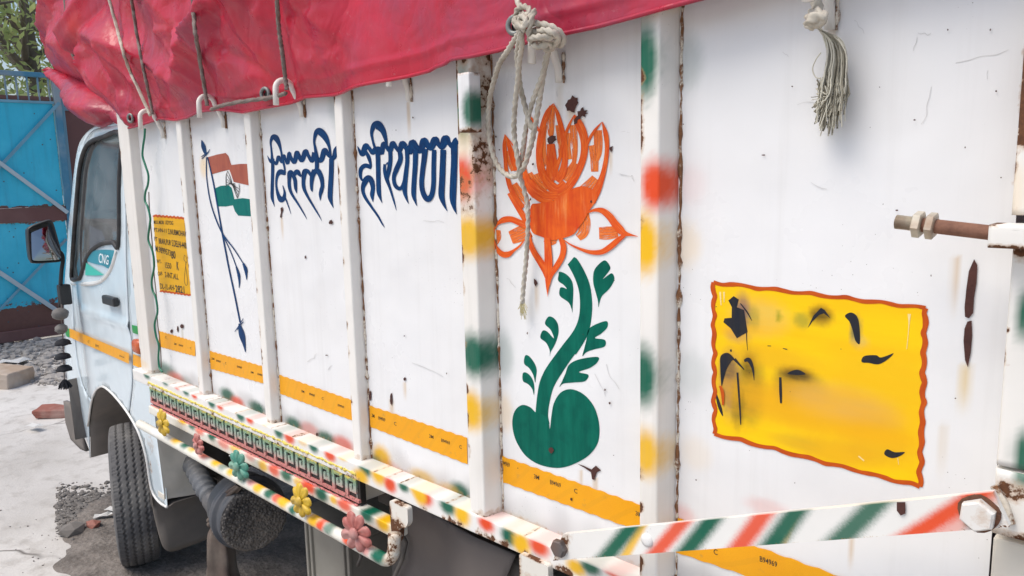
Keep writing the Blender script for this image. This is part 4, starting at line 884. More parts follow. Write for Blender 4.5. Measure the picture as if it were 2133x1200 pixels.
def hexbolt(name, px, py, y, r, mat, par, hgt=.02, rot=.2, dome=.3):
    p = P(px, py, y); V = []; F = []
    for k, (rr, yy) in enumerate(((r, 0), (r, -hgt * .8), (r * .86, -hgt))):
        for i in range(6): a = rot + i * math.pi / 3; V.append((p[0] + rr * math.cos(a), y + yy, p[2] + rr * math.sin(a)))
    for k in range(2):
        for i in range(6): F.append((k * 6 + i, k * 6 + (i + 1) % 6, k * 6 + 6 + (i + 1) % 6, k * 6 + 6 + i))
    F.append(tuple(range(12, 18))); return mesh_obj(name, V, F, mat, par, False, None, [(.74, .72, .68, .18 + .22 * RNG.random()) for _ in V])
hexbolt('hex_bolt', 2040, 1069, yb1, .0215, M['post'], bar, .016, .45)
wv = [(P(2040, 1069, yb1)[0] + .0245 * (1 + .06 * math.sin(3 * a)) * math.cos(a), yb1 - .003, P(2040, 1069, yb1)[2] + .0245 * (1 + .05 * math.cos(4 * a)) * math.sin(a)) for a in np.linspace(0, 6.283, 20, endpoint=False)]
mesh_obj('washer', wv + [(a, yb1 + .002, c) for a, b, c in wv], [tuple(range(20))] + [(i, (i + 1) % 20, 20 + (i + 1) % 20, 20 + i) for i in range(20)], M['rust'], bar, False)
hexbolt('hex_bolt', 1168, 1140, yb1, .0185, M['bolt'], bar, .013, .1)
p = P(1348, 1125, yb1)
tube('rivet', [(p[0], yb1 + .006, p[2]), (p[0], yb1 - .002, p[2]), (p[0], yb1 - .0045, p[2])], [.0125, .0125, .007], M['post'], bar, 14)

# rear corner post with its joints
yr = 1.13
prof = [(-.20, 1.24), (-.20, yr), (.20, yr), (.20, 1.24)]
xl = P(2090, 750, yr)[0]
def rear_seg(px_top, px_bot, name, sp_, ru):
    z1, z0 = P(px_top[0], px_top[1], yr)[2], P(px_bot[0], px_bot[1], yr)[2]; x = (P(*px_top, yr)[0] + P(*px_bot, yr)[0]) / 2
    return sweep(name, [(x, 1.205), (x, yr), (x + .3, yr), (x + .3, 1.205)], 'z', list(np.arange(z0, z1 + .004, .009)), M['post'], truck, spray((.80, .78, .73), spots(sp_, yr), ru), .010, .006)
zt = lambda px, py: P(px, py, yr)
q1 = zt(2128, 200); 
rear_seg((2140, -60), (2108, 448), 'rear_corner_post', [(2118, 400, 26, 60, YEL, .15)], [(q1[0] + .01, zt(2128, y)[2], .035, .05, .75) for y in (120, 160, 200, 240)] + [(q1[0] + .012, zt(2128, 290)[2], .03, .02, .75), (zt(2106, 440)[0] + .03, zt(2106, 440)[2], .05, .02, .5), (zt(2108, 350)[0], zt(2108, 350)[2], .01, .04, .6)])
rear_seg((2103, 520), (2078, 968), 'rear_corner_post', [(2142, 655, 28, 60, GRN, 1), (2136, 950, 28, 60, GRN, 1)], [(zt(2098, 540)[0] + .03, zt(2098, 525)[2], .08, .025, .55), (zt(2086, 745)[0], zt(2086, 745)[2], .008, .03, .62), (zt(2098, 690)[0], zt(2098, 690)[2], .006, .008, .75), (zt(2100, 766)[0], zt(2100, 766)[2], .02, .004, .72)])
rear_seg((2074, 976), (2062, 1108), 'rear_corner_post', [(2134, 985, 20, 40, GRN, 1)], [(zt(2075, 1010)[0] + .02, zt(2075, 1015)[2], .04, .03, .58), (zt(2070, 1100)[0] + .04, zt(2070, 1104)[2], .12, .012, .62)])
path = [P(x, y, yr - .004) for x, y in ((2070, 1012), (2082, 1030), (2094, 1052), (2102, 1075), (2108, 1092))]
tube('weld_bead', catmull(path, 5), .005, M['weld'], truck, 6)
box('rear_sill', (P(2066, 1130, 1.16)[0], 1.165, .70), (.32, 1.235, P(2066, 1120, 1.16)[2]), M['dusty'], truck, .004)
# bracket and threaded rod
a = P(2060, 468, 1.085); b = P(2060, 517, 1.085)
br = sweep('rod_bracket', [(1.13, a[2]), (1.085, a[2]), (1.085, b[2]), (1.13, b[2])], 'x', list(np.arange(a[0], .1, .006)), M['post'], truck, spray((.82, .80, .75), (), [(a[0], a[2], .02, .008, .62), (a[0] + .02, b[2], .05, .012, .6), (a[0] + .08, b[2], .05, .010, .6)]), .006, .004)
# weather panel behind the bracket carries on to the post
e0 = np.array(P(2064, 485, 1.107)); e1 = np.array(P(1866, 462, 1.107)); ax = (e1 - e0)
rp = [e0 + ax * t for t in np.linspace(-.1, .72, 12)]
rod = tube('threaded_rod', rp, .0095, M['rod'], truck, 14)
tp = [e0 + ax * t for t in np.linspace(.70, 1.0, 150)]; tr = [.0088 + .0011 * math.cos(i * 1.25) for i in range(150)]
M['zinc'] = m_simple('dull_zinc_thread', (.58, .53, .43), .45, .3, 70, .2, .3, ((.25, .13, .07), .7))
tube('thread', tp, tr, M['zinc'], rod, 14)
d = ax / np.linalg.norm(ax); uu = np.cross(d, (0, 1, 0)); uu /= np.linalg.norm(uu); vv = np.cross(d, uu)
for t0, t1 in ((.56, .655), (.70, .80)):
    V = []; F = []
    for t, r in ((t0, .0155), (t0 + .012, .0182), (t1 - .012, .0182), (t1, .0155)):
        for k in range(6): th = k * math.pi / 3 + .3; V.append(e0 + ax * t + r * (math.cos(th) * uu + math.sin(th) * vv))
    for r in range(3):
        for k in range(6): F.append((r * 6 + k, r * 6 + (k + 1) % 6, r * 6 + 6 + (k + 1) % 6, r * 6 + 6 + k))
    F += [tuple(range(6)), tuple(range(18, 24))]; mesh_obj('nut', V, F, M['zinc'], rod, False)

# ================================================================== cab
CY = 1.25
def surf(x, z): return CY + .045 * max(0, (z - 1.55) / .65) ** 2 + .03 * min(1.4, max(0, (-4.2 - x) / .28)) ** 2 + .012 * max(0, (.95 - z) / .4) ** 2
def sp2(pts): return [(q[0], q[2]) for q in (PS(a, b, surf) for a, b in pts)]
cabtop = [(300, 240), (250, 246), (215, 256), (190, 268), (174, 284), (163, 305), (155, 350), (148, 420), (142, 480), (138, 540), (134, 600), (133, 660), (135, 720), (140, 790), (150, 845), (162, 890), (183, 922), (187, 954)]
arch = [(185, 887), (192, 837), (200, 815), (209, 806), (219, 806), (237, 821), (258, 846), (275, 871), (292, 904), (306, 950), (317, 1017), (332, 1044), (350, 1056)]
rear = [(349, 1052), (329, 992), (321, 917), (310, 854)]
door_px = [(258, 262), (261, 380), (263, 547), (267, 647), (270, 690), (274, 713), (275.5, 767), (275, 804), (271, 838), (268, 857), (258, 846), (237, 821), (219, 806), (209, 806), (200, 815), (190, 832), (172, 800), (158, 720), (153, 640), (151, 590), (156, 480), (163, 390), (172, 320), (184, 285), (205, 268)]
win_px = [(252, 281), (250, 380), (248.5, 508), (236, 505), (220, 506), (206, 511), (192, 522), (182, 538), (174, 560), (168, 578), (156, 582), (150, 578), (151, 548), (156, 480), (161, 410), (167, 350), (176, 315), (190, 296), (215, 286)]
outl = sp2(catmull(np.array(cabtop, float), 3)); xr = -3.48
o_arch = sp2(catmull(np.array(arch, float), 3)); o_rear = [(xr + .01, q[1]) for q in sp2(rear)]
seam = sp2([(a + 1.6, b) for a, b in door_px[:10]])
cab = empty('cab', (-4.0, 2.0, .5), None, None); del_ = None
cab.parent = truck; cab.matrix_parent_inverse = wmat(truck).inverted()
# one side skin: door hole left open in it
outline = [(xr + .01, outl[0][1])] + outl + o_arch + o_rear[:1] + [(xr + .01, 1.0)]
dpts = sp2(catmull(np.array(door_px, float), 3, True))
def shrink(poly, d): 
    c = np.mean(poly, axis=0); return [tuple(np.array(q) + (c - np.array(q)) / np.linalg.norm(c - np.array(q)) * d) for q in poly]
CABC = (0.70, 0.755, 0.77)
def skin_y(a, b): return surf(a, b)
white = spray((.66, .755, .80), (), [(xr, .6, .05, .3, .35), (-3.55, .75, .1, .1, .40), (-3.6, .62, .05, .1, .45), (-4.0, .93, .3, .02, .42)])
hole = dpts
# the door meets the arch: split skin into front strip and rear strip by the door outline
def strip(name, ol, lab=None): 
    o = sheet(name, ol, (), skin_y, M['cab'], cab, .03, white, .004); return o
arch_i = int(np.argmin([abs(q[0] - sp2([(258, 846)])[0][0]) + abs(q[1] - sp2([(258, 846)])[0][1]) for q in o_arch]))
seam_r = sp2(catmull(np.array([(259.6, 240), (262.6, 380), (264.6, 547), (268.6, 647), (271.6, 690), (275.8, 713), (277.3, 767), (276.8, 804), (273.2, 838), (270.5, 860)], float), 3))
rear_ol = [(xr + .01, outl[0][1])] + seam_r + [q for q in o_arch if q[1] < seam_r[-1][1] - .004 and q[0] > seam_r[-1][0]] + [(xr + .01, o_arch[-1][1])]
strip('cab_rear_quarter', rear_ol)
front_edge = sp2(catmull(np.array([(258, 246), (215, 256), (190, 268), (174, 284), (163, 305), (155, 350), (148, 420), (142, 480), (138, 540), (134, 600), (133, 660), (135, 720), (140, 790), (150, 845), (162, 890), (183, 922), (187, 954), (185, 887), (190, 838)], float), 3))
door_front = sp2(catmull(np.array([(188.5, 833), (171, 800), (157, 720), (152, 640), (150, 590), (155, 480), (162, 390), (171, 320), (183, 284), (204, 267), (257, 260)], float), 3))
strip('cab_front_pillar', front_edge + door_front)
dsk = sp2(catmull(np.array(door_px, float), 3, True)); win = sp2(catmull(np.array(win_px, float), 4, True))
def door_y(a, b):
    y = surf(a, b)
    zb_ = PS(210, 690, surf)[2]
    return y - .010 * math.exp(-((b - 1.285) / .018) ** 2) * (1 if a > -4.35 else 0)      # raised swage line
door = sheet('cab_door', dsk, [win], door_y, M['cab'], truck, .024, spray((.66, .755, .80), (), []), .004)
# rounded top and the rest of the hull
roofz = lambda x: float(np.interp(x, [q[0] for q in outl][::-1][-40:], [q[1] for q in outl][::-1][-40:])) if False else 0
YR = 2.95
top = sp2(catmull(np.array([(300, 240), (250, 246), (215, 256), (190, 268), (174, 284), (163, 305), (155, 350), (148, 420), (142, 480), (138, 540), (134, 600), (133, 660), (135, 720), (140, 790), (150, 845)], float), 4))
V = []; F = []; prof = [(q[0], surf(*q), q[1]) for q in top]; nn = len(prof)
ys = [0, .03, .10, .25, .5, .8, 1.1, 1.4, 1.6, 1.66, 1.68]
cx0, cz0 = -3.6, 1.3
for j, dy in enumerate(ys):
    t = min(dy, 1.68 - dy); ex = .07 * (1 - math.exp(-t / .12))
    for (x, y, z) in prof:
        nx_, nz_ = x - cx0, z - cz0; L = math.hypot(nx_, nz_); V.append((x + nx_ / L * ex, y + dy if dy < 1 else YR - (1.68 - dy) - (y - CY), z + nz_ / L * ex * .6))
wind = (6 * 4 - 1, 9 * 4 + 1)
for j in range(len(ys) - 1):
    for i in range(nn - 1):
        if 2 <= j <= 7 and 5 * 4 <= i < 9 * 4: continue       # windscreen opening
        a = j * nn + i; F.append((a, a + 1, a + nn + 1, a + nn))
hull = mesh_obj('cab_hull', V, F, M['cab'], cab, True, None, white(np.array(V)))
V2 = [V[j * nn + i] for j in (2, 3, 4, 5, 6, 7, 8) for i in range(20, 37)]; F2 = [(r * 17 + i, r * 17 + i + 1, r * 17 + 18 + i, r * 17 + 17 + i) for r in range(6) for i in range(16)]
mesh_obj('windscreen', V2, F2, M['glass'], cab)
box('cab_rear_wall', (xr, CY + .02, .98), (xr + .02, YR - .02, 2.16), M['cab'], cab, .003)
box('cab_floor', (-4.45, CY + .03, 1.0), (xr, YR - .03, 1.03), M['chassis'], cab, .003)
far = sheet('far_side', [(a, b) for a, b in dsk], [win], lambda a, b: YR + .0, M['cab'], cab, .05, white, .004)
corner = sheet('cab_lower_corner', [(1.262, .50), (1.45, .47), (1.455, .78), (1.455, 1.0), (1.255, 1.0), (1.252, .8)], (), lambda a, b: 0, M['dusty'], cab, .02)
for v_ in corner.data.vertices: y_, z_ = v_.co.x, v_.co.z; v_.co = (xr + .012 + .012 * mnoise.noise(Vector((y_ * 9, z_ * 9, 0))), y_, z_)
box('cab_lower_sill', (-3.55, 1.262, .49), (xr, 1.45, .52), M['dusty'], cab, .004)
tube('seam_backing', np.array([(a - .002, surf(a, b) + .009, b) for a, b in seam_r]), .009, M['rubber'], cab, 6)  # dark tube added behind the door gap, standing in for its shade
# window rubber, divider, glass
wl = [PS(a, b, surf) for a, b in catmull(np.array(win_px, float), 5, True)]
wl = np.array([(a, b - .002, c) for a, b, c in wl]); wl = np.vstack([wl, wl[:2]])
tube('window_rubber', wl, .011, M['rubber'], door, 8, cap=False)
wsm = win
gl = sheet('window_glass', wsm, (), lambda a, b: surf(a, b) + .012, M['glass'], door, .05)
dv = [PS(a, b, surf) for a, b in ((186, 296), (172, 345), (166, 400), (162, 460), (160, 520), (163, 575))]
tube('window_divider', catmull(np.array([(a + .03, b + .03, c) for a, b, c in dv]), 5), .026, M['rubber'], door, 8)
# recess lip with the fuel sticker below the glass
lip = [PS(a, b, surf) for a, b in ((150, 590), (178, 592), (205, 588), (222, 575), (234, 553), (243, 522))]
tube('recess_lip', catmull(np.array([(a, b + .002, c) for a, b, c in lip]), 6), .011, M['cablip'] if 'cablip' in M else M['cab'], door, 8)
def cabdecal(name, px, mat, par, proud=.0035, smooth=True):
    pts = catmull(np.array(px, float), 5, True) if smooth else np.array(px, float)
    ol = sp2(pts); return sheet(name, ol, (), lambda a, b: door_y(a, b) - proud, mat, par, .02)
M['teal'] = m_simple('teal_sticker', (.03, .26, .34), .35, .1, 10, .0); M['mint'] = m_simple('mint_sticker', (.05, .50, .40), .35, .1, 10, 0); M['wtext'] = m_simple('white_print', (.8, .82, .82), .4, .05)
M['gstick'] = m_simple('green_sticker', (.01, .28, .06), .4, .1); M['lens'] = m_simple('orange_lens', (.50, .10, .03), .25, .25, 30, 0)
stk = cabdecal('fuel_sticker', ZM(0, 380, 3, [(551, 490), (558, 455), (590, 428), (660, 420), (730, 430), (720, 470), (690, 535), (650, 520), (600, 508)]), M['teal'], door, .0045)
cabdecal('sticker_wedge', ZM(0, 380, 3, [(543, 500), (590, 535), (656, 578), (600, 582), (538, 580)]), M['mint'], door, .0045, False)
text_decal('sticker_lettering', [('CNG', (0 + 640 / 3, 380 + 497 / 3), (0 + 702 / 3, 380 + 512 / 3), (1, -19), .012)], CY, M['wtext'], door, .0175, surf)
bs = [(150, 683), (276.5, 735), (276.5, 757), (151, 701)]
def edge(a, b, n): return [(a[0] + (b[0] - a[0]) * t, a[1] + (b[1] - a[1]) * t) for t in np.linspace(0, 1, n)]
tpd = cabdecal('reflective_tape', edge((150, 683), (275, 735), 16) + edge((275, 757), (151, 702), 16), M['tape'], door, .0135, False)
cabdecal('reflective_tape', edge((279, 737), (303, 747), 4) + edge((303, 770), (279, 760), 4), M['tape'], cab, .0045, False)
text_decal('tape_lettering', [('C', (190, 713), (193, 714), (0, -5), 0), ('3M', (205, 720), (212, 723), (0, -5), 0), ('B94969', (256, 741), (266, 745), (0, -3), 0)], CY, M['black'], door, .016, surf)
cabdecal('green_marker', [(278.5, 676), (293, 680), (293, 697), (279.5, 693)], M['gstick'], cab, .004, False)
cabdecal('green_script', [(138, 688), (144, 684), (149, 690), (150, 699), (144, 702), (139, 698)], M['gstick'], door, .004)
p = PS(291, 721, surf)
V = []; F = []
for i, (s, d_) in enumerate(((1, 0), (1, .012), (.8, .020), (.4, .023))):
    for k in range(16): a = 2 * math.pi * k / 16; V.append((p[0] + .045 * s * math.copysign(abs(math.cos(a)) ** .6, math.cos(a)), p[1] - d_ - .002, p[2] + .033 * s * math.copysign(abs(math.sin(a)) ** .6, math.sin(a))))
for r in range(3): F += [(r * 16 + k, r * 16 + (k + 1) % 16, r * 16 + 16 + (k + 1) % 16, r * 16 + 16 + k) for k in range(16)]
F.append(tuple(range(48, 64))); mesh_obj('turn_lamp', V, F, M['lens'], cab)
# handle: black flap in a shallow dish
hp = [PS(a, b, surf) for a, b in ((225, 611), (250, 621), (251, 637), (226, 630))]
zc = (hp[0][2] + hp[2][2]) / 2; box('door_handle', (hp[0][0], surf(hp[0][0], zc) - .032, hp[2][2] - .003), (hp[1][0], surf(hp[0][0], zc) - .004, hp[0][2] - .004), M['plastic'], door, .008)
dh = [PS(a, b, surf) for a, b in ((228, 632), (246, 640), (252, 632), (250, 648), (238, 656), (230, 646))]
# arch lip and dusty liner
tube('arch_lip', np.array([(a, surf(a, b) - .004, b) for a, b in o_arch]), .006, M['cab'], cab, 8)
acx, acz, ar = -4.01, .50, .43
V = []; F = []; lipp = [(sp2([(187, 954)])[0])] + o_arch
for j, yy in enumerate((.006, .03, .12, .25, .36)):
    for (a, b) in lipp: V.append((a + (.03 if a < -4.2 else -.0) * (j > 0), surf(a, b) + yy, b + .01 * (j > 0)))
n_ = len(lipp)
for j in range(4): F += [(j * n_ + i, j * n_ + i + 1, j * n_ + n_ + i + 1, j * n_ + n_ + i) for i in range(n_ - 1)]
mesh_obj('wheel_arch_liner', V, F, M['liner'], cab)
fl = PS(187, 954, surf)
ln = sheet('front_arch_flap', [(1.262, .50), (1.60, .47), (1.62, .85), (1.262, .85)], (), lambda a, b: 0, M['liner'], cab, .03)
for v_ in ln.data.vertices:
    y_, z_ = v_.co.x, v_.co.z; v_.co = (fl[0] + .02 + .02 * mnoise.noise(Vector((y_ * 6, z_ * 6, 3))) + .05 * max(0, .5 - z_), y_, z_ + (.02 * math.sin(y_ * 8)))
ln.data.update()
# front bumper end, dark and scuffed
bp = [PS(a, b, lambda x, z: surf(x, z) + .02) for a, b in ((135, 835), (139, 880), (150, 915), (170, 935), (182, 940), (172, 915), (158, 880), (147, 840))]
sheet('bumper_end', [(q[0], q[2]) for q in bp], (), lambda a, b: surf(a, b) + .012, M['flap'], cab, .03, None, .02)
# inside
box('dashboard', (-4.55, CY + .12, 1.46), (-4.22, YR - .1, 1.60), m_simple('grey_dashboard', (.30, .31, .30), .6), cab, .03)
M['seat'] = m_simple('dark_seat_cloth', (.04, .04, .045), .9)
box('cab_seat', (-3.95, CY + .15, 1.15), (-3.55, YR - .15, 1.32), M['seat'], cab, .05)
rg = [(-4.15 + .08 * math.sin(t), 2.5 + .19 * math.cos(t), 1.62 + .17 * math.sin(t)) for t in np.linspace(0, 2 * math.pi, 30)]
q = MB(); q.tube(rg, .016, 8, cap=False); q.tube([(-4.15, 2.32, 1.62), (-4.18, 2.5, 1.60), (-4.15, 2.68, 1.62)], .014, 8); q.obj('steering_wheel', M['plastic'], cab)
gh = [P(a, b, 1.36) for a, b in ((172, 352), (190, 345), (203, 354), (210, 375), (210, 395), (204, 415), (198, 430), (188, 431), (179, 408))]
tube('grab_handle', catmull(np.array(gh), 5), .022, M['plastic'], cab, 8)

# ---- mirror on its bent arm
xm = -4.42
mq = [PX(x, y, xm) for x, y in ZM(0, 380, 3, [(172, 320), (182, 285), (230, 262), (290, 243), (314, 250), (330, 290), (352, 370), (372, 455), (364, 484), (300, 492), (210, 495), (186, 470)])]
yz = catmull(np.array([(q[1], q[2]) for q in mq]), 4, True); c = yz.mean(axis=0); n_ = len(yz); V = []; F = []
for s, dx in ((.92, -.016), (1.0, .032), (1.06, .03), (1.08, .01), (1.02, -.01), (.97, -.05), (.75, -.085), (.3, -.10)):
    for q in yz: e = c + (q - c) * s; V.append((xm + dx, e[0], e[1]))
for r in range(7): F += [(r * n_ + i, r * n_ + (i + 1) % n_, r * n_ + n_ + (i + 1) % n_, r * n_ + n_ + i) for i in range(n_)]
F.append(tuple(range(7 * n_, 8 * n_)))
mir = mesh_obj('side_mirror', V, F, M['plastic'], truck)
# glass is slightly convex and turned to the driver
V = []; F = []
for r in range(7):
    s = .94 * r / 6 + 1e-3
    for q in yz: e = c + (q - c) * s; V.append((xm + .018 - .010 * s * s + .13 * (e[0] - c[0]) - .24 * (e[1] - c[1]), e[0], e[1]))
for r in range(6): F += [(r * n_ + i, r * n_ + n_ + i, r * n_ + n_ + (i + 1) % n_, r * n_ + (i + 1) % n_) for i in range(n_)]
mesh_obj('mirror_glass', V, F, M['mirrorglass'], mir)
arm = [PX(x, y, xm - .01) for x, y in ((112, 522), (126, 526), (131, 540), (128, 565), (126, 600), (125, 640))]
tube('mirror_arm', catmull(np.array(arm), 6), .010, M['plastic'], mir, 8)
a = PX(120, 594, xm); b = PX(141, 634, xm); box('mirror_bracket', (xm - .03, a[1], b[2]), (xm + .02, b[1] + .02, a[2]), M['plastic'], mir, .008)

# ================================================================== front wheel, turned in
wc = Vector((-4.015, 1.315, .36)); Rw, Ww = .36, .185
wheel = empty('front_wheel', wc, None, None); wheel.parent = truck; wheel.matrix_parent_inverse = wmat(truck).inverted()
na, nw = 420, 64; V = []; F = []
wprof = []
for j in range(nw + 1):
    t = j / nw; u = (t - .5) * 2
    if abs(u) < .86: r = Rw - .012 * (abs(u) / .86) ** 3; ww = u / .86 * Ww * .5 * .93
    else:
        k_2 = (abs(u) - .86) / .14; r = Rw - .012 - .125 * k_2; ww = math.copysign(Ww * .5 * (.93 + .12 * math.sin(k_2 * math.pi * .8)), u)
    wprof.append((ww, r, u))
for i in range(na):
    th = 2 * math.pi * i / na
    for ww, r, u in wprof:
        g = 0
        if abs(u) < .82:
            for gx in (-.52, -.17, .17, .52):
                zz = gx + .055 * (2 / math.pi) * math.asin(math.sin(th * 78))
                g = max(g, .0075 * (1 - sstep(.030, .062, abs(u - zz))))
            if abs(u) > .64: g = max(g, .004 * (math.sin(th * 130) > .75))
        V.append(((r - g) * math.cos(th), ww, (r - g) * math.sin(th)))
m_ = nw + 1
for i in range(na):
    for j in range(nw): a = i * m_ + j; b = ((i + 1) % na) * m_ + j; F.append((a, b, b + 1, a + 1))
tyre = mesh_obj('tyre', V, F, M['tyre'], None); 
V = []; F = []
for i in range(48):
    th = 2 * math.pi * i / 48
    for ww, r in ((-.085, .232), (-.075, .215), (-.03, .19), (-.035, .06), (-.06, .05), (-.062, 0.001), (.08, .001), (.08, .232)): V.append((r * math.cos(th), ww, r * math.sin(th)))
for i in range(48):
    for j in range(7): a = i * 8 + j; b = ((i + 1) % 48) * 8 + j; F.append((a, b, b + 1, a + 1))
rim = mesh_obj('rim', V, F, m_simple('grey_rim_steel', (.22, .22, .22), .5, .3, 20, .1, .4), None)
for o in (tyre, rim): o.parent = wheel
wheel.rotation_euler = (0, 0, math.radians(-19))
# rear wheel on its axle, mostly behind its flap
wc2 = Vector((-.85, 1.52, .36)); wheel2 = wheel.copy(); COL.objects.link(wheel2); wheel2.name = 'rear_wheel'; wheel2.location = wc2; wheel2.rotation_euler = (0, 0, 0); wheel2.matrix_parent_inverse = wmat(truck).inverted()
for o in (tyre, rim):
    k_3 = o.copy(); COL.objects.link(k_3); k_3.parent = wheel2

# ================================================================== below the body
box('cargo_floor', (-3.38, 1.24, 1.06), (.4, 3.15, 1.10), M['chassis'], truck, .004)
box('front_board', (-3.40, 1.206, 1.10), (-3.37, 3.15, 2.40), M['panel_in'] if 'panel_in' in M else M['dusty'], truck, .004)
box('far_board', (-3.38, 3.16, 1.06), (.4, 3.2, 2.40), M['dusty'], truck, .004)
box('rear_board', (.36, 1.24, 1.06), (.40, 3.15, 2.40), M['dusty'], truck, .004)
for y in (1.62, 2.45): box('chassis_rail', (-4.3, y, .80), (.3, y + .07, .97), M['chassis'], truck, .006)
for x in (-3.0, -2.4, -1.8, -1.2, -.6, 0): box('cross_member', (x, 1.26, .985), (x + .06, 3.1, 1.058), M['chassis'], truck, .004)
tube('front_axle', [(-4.0, 1.35, .36), (-4.0, 2.75, .36)], .045, M['chassis'], truck, 10)
tube('rear_axle', [(-.85, 1.6, .36), (-.85, 2.75, .36)], .06, M['chassis'], truck, 10)
tube('drive_shaft', [(-3.2, 2.1, .62), (-.9, 2.1, .40)], .04, M['chassis'], truck, 10)
box('engine', (-4.3, 1.75, .45), (-3.45, 2.4, .99), M['chassis'], truck, .05)
for x in (-1.75,): tube('brake_line', catmull(np.array([(x, 1.3, .96), (x + .1, 1.32, .90), (x + .5, 1.4, .85), (x + .9, 1.42, .88)]), 6), .008, M['chassis'], truck, 6)
# leaf springs near the front
sp_ = MB()
for k in range(4): sp_.box((-3.5 + .05 * k, 1.50, .52 - .012 * k), (-2.9 - .08 * k, 1.56, .529 - .012 * k))
sp_.obj('leaf_spring', M['chassis'], truck, False)
# air cleaner: rubber elbow, ribbed hose, canister with a mud-caked end
fc = np.array(P(530, 1080, 1.36)); fr = .138
dirv = np.array([1, -.16, -.02]); dirv /= np.linalg.norm(dirv); fu = np.cross(dirv, (0, 0, 1)); fu /= np.linalg.norm(fu); fw = np.cross(fu, dirv)
V = []; F = []; prof = [(.012, .0), (.012, .3), (.010, .6), (.004, .9), (-.012, 1.0), (-.03, 1.0), (-.055, 1.0), (-.056, 1.10), (-.066, 1.12), (-.074, 1.10), (-.078, 1.04), (-.090, 1.10), (-.098, 1.10), (-.102, 1.0), (-.19, .98), (-.20, .8), (-.205, 0)]
na = 44
for s, r in prof:
    for k in range(na): a = 2 * math.pi * k / na; V.append(fc + dirv * s + fr * max(r, .002) * (math.cos(a) * fu + math.sin(a) * fw))
F = [(j * na + k, j * na + (k + 1) % na, j * na + na + (k + 1) % na, j * na + na + k) for j in range(len(prof) - 1) for k in range(na)]
M['canister'] = m_simple('grey_canister', (.075, .082, .095), .5, .3, 16, .15, 0, ((.2, .18, .16), .5))
can = mesh_obj('air_cleaner', V, F, M['canister'], truck)
V = []; F = []; nr = 14
k = N('caked_mud'); co = k.co(); n1 = k.vor(co, 85); n2 = k.noise(co, 40, 5); cc = k.mix(k.rng(n1, .1, .5), (.22, .20, .18), (.06, .056, .055)); cc = k.mix(k.rng(k.noise(co, 7, 3), .4, .65), cc, (.20, .175, .15)); M['mud'] = k.out(cc, .9, k.bump(k.math('ADD', n1, n2), 1.0, .008))
for r in range(nr + 1):
    for kk in range(na):
        a = 2 * math.pi * kk / na; rr = fr * .985 * r / nr
        q = fc + dirv * (.016 if r < nr else .0) + rr * (math.cos(a) * fu + math.sin(a) * fw); V.append(q + dirv * .008 * (mnoise.noise(Vector(q * 45)) + .3) * (r < nr))
F = [(j * na + k_, j * na + na + k_, j * na + na + (k_ + 1) % na, j * na + (k_ + 1) % na) for j in range(nr) for k_ in range(na)]
mesh_obj('mud_crust', V, F, M['mud'], can)
M['wire'] = m_simple('bright_clip_wire', (.35, .36, .37), .35, .2, 30, .05, .8)
for ang in (1.35, -2.55):
    q0 = fc + fr * 1.06 * (math.cos(ang) * fu + math.sin(ang) * fw) - dirv * .075; rad_ = (math.cos(ang) * fu + math.sin(ang) * fw); tn = np.cross(dirv, rad_)
    tube('spring_clip', [q0 + tn * .018, q0 + dirv * .05 + tn * .015 + rad_ * .006, q0 + dirv * .075 + tn * .003 - rad_ * .01, q0 + dirv * .05 - tn * .015 + rad_ * .006, q0 - tn * .018], .0022, M['wire'], can, 6)
hose = catmull(np.array([P(372, 905, 1.42), P(392, 950, 1.40), P(410, 985, 1.39), P(428, 1018, 1.38), P(445, 1042, 1.38)]), 22); L = len(hose)
tube('intake_hose', hose, [.043 + .0035 * math.cos(i * .75) for i in range(L)], M['rubber2'] if 'rubber2' in M else m_simple('grey_blue_hose', (.14, .15, .165), .55, .3, 20, .1, 0, ((.16, .15, .13), .5)), can, 14)
elb = catmull(np.array([P(440, 1034, 1.38), P(452, 1052, 1.38), P(468, 1058, 1.39), P(485, 1050, 1.42), P(500, 1046, 1.46)]), 6)
tube('hose_elbow', elb, [.043, .047] + [.049] * (len(elb) - 2), M['canister'], can, 14)
# flap behind the front wheel
ff_ = [P(x, y, 1.40) for x, y in ((302, 940), (312, 1000), (322, 1060), (332, 1110), (340, 1140), (352, 1149), (370, 1146), (410, 1130), (446, 1112), (470, 1095), (470, 960), (400, 900), (330, 880))]
xf = -3.62; fo = [(1.262, .82), (1.268, .60), (1.272, .40), (1.278, .30), (1.292, .27), (1.32, .262), (1.45, .27), (1.60, .285), (1.66, .30), (1.66, .82)]
def onx(px, py): q = PX(px, py, xf); return (q[1], q[2])
fo = [onx(*q) for q in ((300, 905), (308, 960), (316, 1020), (324, 1075), (332, 1118), (338, 1138), (348, 1148), (366, 1146), (405, 1131), (440, 1117), (480, 1100), (480, 930), (380, 900))]
o = sheet('front_mud_flap', densify(round_poly(fo, .02), .04), (), lambda a, b: 0, M['flap'], truck, .03)
for v_ in o.data.vertices: y_, z_ = v_.co.x, v_.co.z; v_.co = (xf + .02 * math.sin(z_ * 7 + 1) + .012 * mnoise.noise(Vector((y_ * 7, z_ * 7, 0))), y_, z_)
m = o.modifiers.new('thickness', 'SOLIDIFY'); m.thickness = .012
